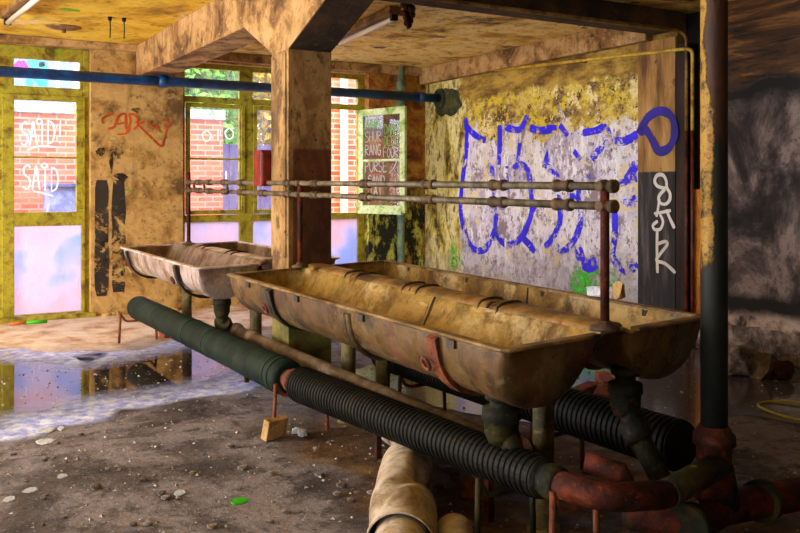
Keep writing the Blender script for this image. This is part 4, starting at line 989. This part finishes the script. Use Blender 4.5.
# ================================================================== WATER ON THE FLOOR
def puddle(px_pts, label, mat, z=.004, rimw=None, jag=.05):
    P_ = [pZ(x, y, z) for x, y in px_pts]; Q = smooth_path(P_ + [P_[0]], 8)[:-1]
    c = sum(Q, Vector())/len(Q)
    for i, p_ in enumerate(Q):
        k = 1 + jag*mnoise.noise(p_*2.2) + jag*.5*mnoise.noise(p_*7); Q[i] = c + (p_-c)*k; Q[i].z = z; Q[i].x = min(Q[i].x, 6.0)
    t = thing('puddle', (c.x, c.y, 0), label, 'puddle')
    bm = nb(); vs = [bm.verts.new(p_) for p_ in Q]; f = bm.faces.new(vs); bmesh.ops.triangulate(bm, faces=[f])
    obj('water', bm, mat, t)
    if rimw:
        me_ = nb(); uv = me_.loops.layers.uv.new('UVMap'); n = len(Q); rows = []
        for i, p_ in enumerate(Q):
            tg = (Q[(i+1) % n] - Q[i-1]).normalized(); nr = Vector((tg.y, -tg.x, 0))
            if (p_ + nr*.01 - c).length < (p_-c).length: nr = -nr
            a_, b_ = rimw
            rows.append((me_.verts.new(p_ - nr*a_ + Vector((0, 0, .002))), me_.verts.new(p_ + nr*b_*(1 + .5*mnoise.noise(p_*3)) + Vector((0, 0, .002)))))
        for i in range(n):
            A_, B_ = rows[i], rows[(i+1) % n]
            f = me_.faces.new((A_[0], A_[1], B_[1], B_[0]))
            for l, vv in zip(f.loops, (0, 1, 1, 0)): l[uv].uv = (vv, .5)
        o = obj('silt_glare_rim', me_, M['silt_glare'], t); o['label'] = 'silt edge of the puddle with pale blue sky glare painted in'
    return t
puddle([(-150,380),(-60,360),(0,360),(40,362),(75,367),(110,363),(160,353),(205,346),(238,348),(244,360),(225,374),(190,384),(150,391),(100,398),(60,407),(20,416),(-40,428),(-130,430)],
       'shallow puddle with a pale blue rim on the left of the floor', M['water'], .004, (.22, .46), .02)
puddle([(350,372),(420,352),(500,338),(600,338),(690,342),(730,358),(760,376),(800,384),(830,390),(830,425),(800,425),(745,415),(700,425),(670,440),(620,425),(560,425),(500,418),(440,408),(400,398)],
       'broad dark wet patch on the floor between the troughs and the graffiti wall', M['wet'], .004, None, .03)

# ================================================================== LITTER
def flat(name, px, py, size, mat, label, cat, rot=None, th=.006, group=None):
    p_ = pZ(px, py, 0); bm = nb(); n = 7; rot = random.uniform(0, 6) if rot is None else rot
    A_ = []; B_ = []
    for k in range(n):
        a = rot + 2*PI*k/n; r_ = random.uniform(.65, 1.1)
        q_ = p_ + Vector((math.cos(a)*size[0]*r_, math.sin(a)*size[1]*r_, 0)); tl = .008*math.sin(a)
        A_.append(bm.verts.new((q_.x, q_.y, .008 + tl*.6))); B_.append(bm.verts.new((q_.x, q_.y, .008 + th + tl)))
    bm.faces.new(A_[::-1]); bm.faces.new(B_)
    for k in range(n): bm.faces.new((A_[k], A_[(k+1) % n], B_[(k+1) % n], B_[k]))
    lift(bm, .001); return tag(obj(name, bm, mat), label, cat, group)
flat('paper_scrap', 46, 432, (.055, .032), M['white_scrap'], 'white paper scrap, the farther of two lying near the puddle', 'paper scrap', group='scraps on the floor')
flat('paper_scrap', 44, 443, (.06, .034), M['white_scrap'], 'white paper scrap, the nearer and larger of two lying near the puddle', 'paper scrap', group='scraps on the floor')
flat('paper_scrap', 179, 495, (.03, .02), M['white_scrap'], 'small white scrap alone on the dark foreground floor', 'paper scrap', group='scraps on the floor')
flat('paper_scrap', 31, 492, (.04, .02), M['white_scrap'], 'pale scrap on the lower left floor, right of another one', 'paper scrap', group='scraps on the floor')
flat('paper_scrap', 10, 501, (.03, .02), M['white_scrap'], 'pale scrap at the left edge of the foreground floor', 'paper scrap', group='scraps on the floor')
flat('paper_scrap', 61, 432-2, (.022, .02), M['white_scrap'], 'tiny bluish scrap right of the two paper scraps', 'paper scrap', group='scraps on the floor')
flat('paper_scrap', 62, 478, (.025, .012), M['white_scrap'], 'thin bluish scrap on the left floor below the puddle', 'paper scrap', group='scraps on the floor')
flat('green_leaf', 240, 503, (.05, .022), M['green_fleck'], 'bright green leaf lying on the foreground floor', 'leaf')
flat('yellow_scrap', 470, 378, (.03, .03), M['yellow_plastic'], 'small yellow scrap on the wet floor behind the trough', 'scrap')
flat('paper_scrap', 787, 505, (.10, .03), M['card'], 'beige paper strip at the right edge of the floor', 'paper scrap', group='scraps on the floor')
def brick(px, py, size, rz, label, mat=None, name='loose_brick', cat='brick'):
    p_ = pZ(px, py, 0); bm = nb(); obox(bm, (p_.x, p_.y, size[2]/2), size, (0, 0, rz))
    for v in bm.verts: v.co += Vector([.006*mnoise.noise(v.co*20 + Vector((k*9, 0, 0))) for k in range(3)])
    lift(bm, .0); return tag(obj(name, bm, mat or M['brick_single'], bevel=.008), label, cat)
brick(477, 497, (.10, .11, .07), .5, 'broken red brick on the floor right of the crumpled sleeve')
brick(172, 336, (.22, .14, .10), .2, 'red brick on the floor under the left end of the green pipe')
brick(205, 340, (.14, .12, .03), .8, 'flat orange brick piece behind the green pipe')
bm = nb(); p_ = pZ(276, 440, 0); obox(bm, (p_.x, p_.y+.02, .055), (.15, .05, .12), (.25, 0, .35)); lift(bm, 0)
tag(obj('beige_block', bm, M['card'], bevel=.006), 'beige block leaning at the foot of the middle pipe stand', 'block')
bm = nb(); p_ = pZ(280, 452-2, 0)
bm.free()
for px, py, lab in ((284, 436, 'larger white lump on the floor beside the beige block'), (290, 438, 'smaller white lump on the floor beside the beige block')):
    bm = nb(); p_ = pZ(px+12, py-2, 0); rock(bm, (p_.x, p_.y, .02), (.035, .03, .03), px, 1); lift(bm, 0); tag(obj('plaster_lump', bm, M['white_scrap']), lab, 'lump')
# planks behind the rear ribbed pipe
for i, (px, py) in enumerate(((584, 393), (603, 396), (606, 383))):
    p_ = pZ(px, py, 0); bm = nb(); obox(bm, (p_.x, p_.y, .03+.0*i), (.34, .10, .05), (0, 0, .4+.3*i)); lift(bm, 0)
    tag(obj('loose_brick', bm, M['brick_single'], bevel=.006), ['long orange brick nearest the rear ribbed pipe', 'orange brick in the middle of the three by the rear pipe', 'orange brick farthest right of the three by the rear pipe'][i], 'brick', 'bricks by the rear pipe')
# rubble at the foot of the right wall
for i, (px, py, s_, lab) in enumerate(((738, 369, (.14, .17, .16), 'pale chunk of rubble right beside the pole, below the dark wall'), (759, 371, (.13, .16, .13), 'brown chunk of rubble in the middle of the pile below the dark wall'), (778, 373, (.10, .12, .09), 'small dark chunk of rubble at the right of the pile below the dark wall'))):
    p_ = pZ(px, py+6, 0); bm = nb(); rock(bm, (p_.x, p_.y, .12), s_, i*5+2); lift(bm, 0); tag(obj('rubble_chunk', bm, [M['stone'], M['drain'], M['rust_dark']][i]), lab, 'rubble', 'rubble below the right wall')
p_ = pZ(797, 411, .01); bm = nb(); tube(bm, [p_ + Vector((.19*math.cos(a), .25*math.sin(a), .004 + .004*math.sin(3*a))) for a in [2*PI*k/40 for k in range(41)]], .008, 8, False)
tag(obj('yellow_hoop', bm, M['yellow_plastic']), 'thin yellow hoop lying on the dark wet floor at the right', 'hoop')
a = pZ(9, 324, .02); b = pZ(47, 321, .02); m_ = a.lerp(b, .45)
t = thing('brush_stick', (m_.x, m_.y, 0), 'orange and green stick lying along the left window sill', 'stick')
bm = nb(); tube(bm, [a, m_], .014, 8); obj('orange_half', bm, M['orange_stick'], t)
bm = nb(); tube(bm, [m_, b], [.016, .02], 8); obj('green_half', bm, M['green_fleck'], t)
# fine grit all over the floor
bm = nb()
for i in range(2600):
    if i < 1500: x, y = random.uniform(.2, 3.0), random.uniform(2.4, 7.2)
    else: x, y = random.uniform(2.8, 6.0), random.uniform(2.0, 7.5)
    s_ = .004 + .012*random.random()**3; a = random.uniform(0, 6)
    c = Vector((x, y, .004)); v = [bm.verts.new(c + Vector((math.cos(a+k*2.1)*s_*random.uniform(.6, 1.3), math.sin(a+k*2.1)*s_, 0))) for k in range(3)]
    top = bm.verts.new(c + Vector((0, 0, s_*.7)))
    bm.faces.new(v[::-1]); [bm.faces.new((v[k], v[(k+1) % 3], top)) for k in range(3)]
tag(obj('floor_grit', bm, M['grit'], None, (0, 0, 0)), 'fine grit and plaster crumbs strewn over the floor', 'grit', None, 'stuff')
for i in range(46):
    px, py = random.uniform(5, 330), random.uniform(425, 528)
    if i > 30: px, py = random.uniform(330, 480), random.uniform(470, 528)
    p_ = pZ(px, py, 0); s_ = random.uniform(.010, .024); bm = nb(); rock(bm, (p_.x, p_.y, .01), (s_*1.4, s_, s_*.7), i, 1); lift(bm, 0)
    tag(obj('pebble', bm, M['grit'] if i % 3 else M['stone']), 'small pebble of broken plaster strewn on the foreground floor', 'pebble', 'pebbles on the foreground floor')

for o in list(bpy.data.objects):
    if '_w' in o: del o['_w']
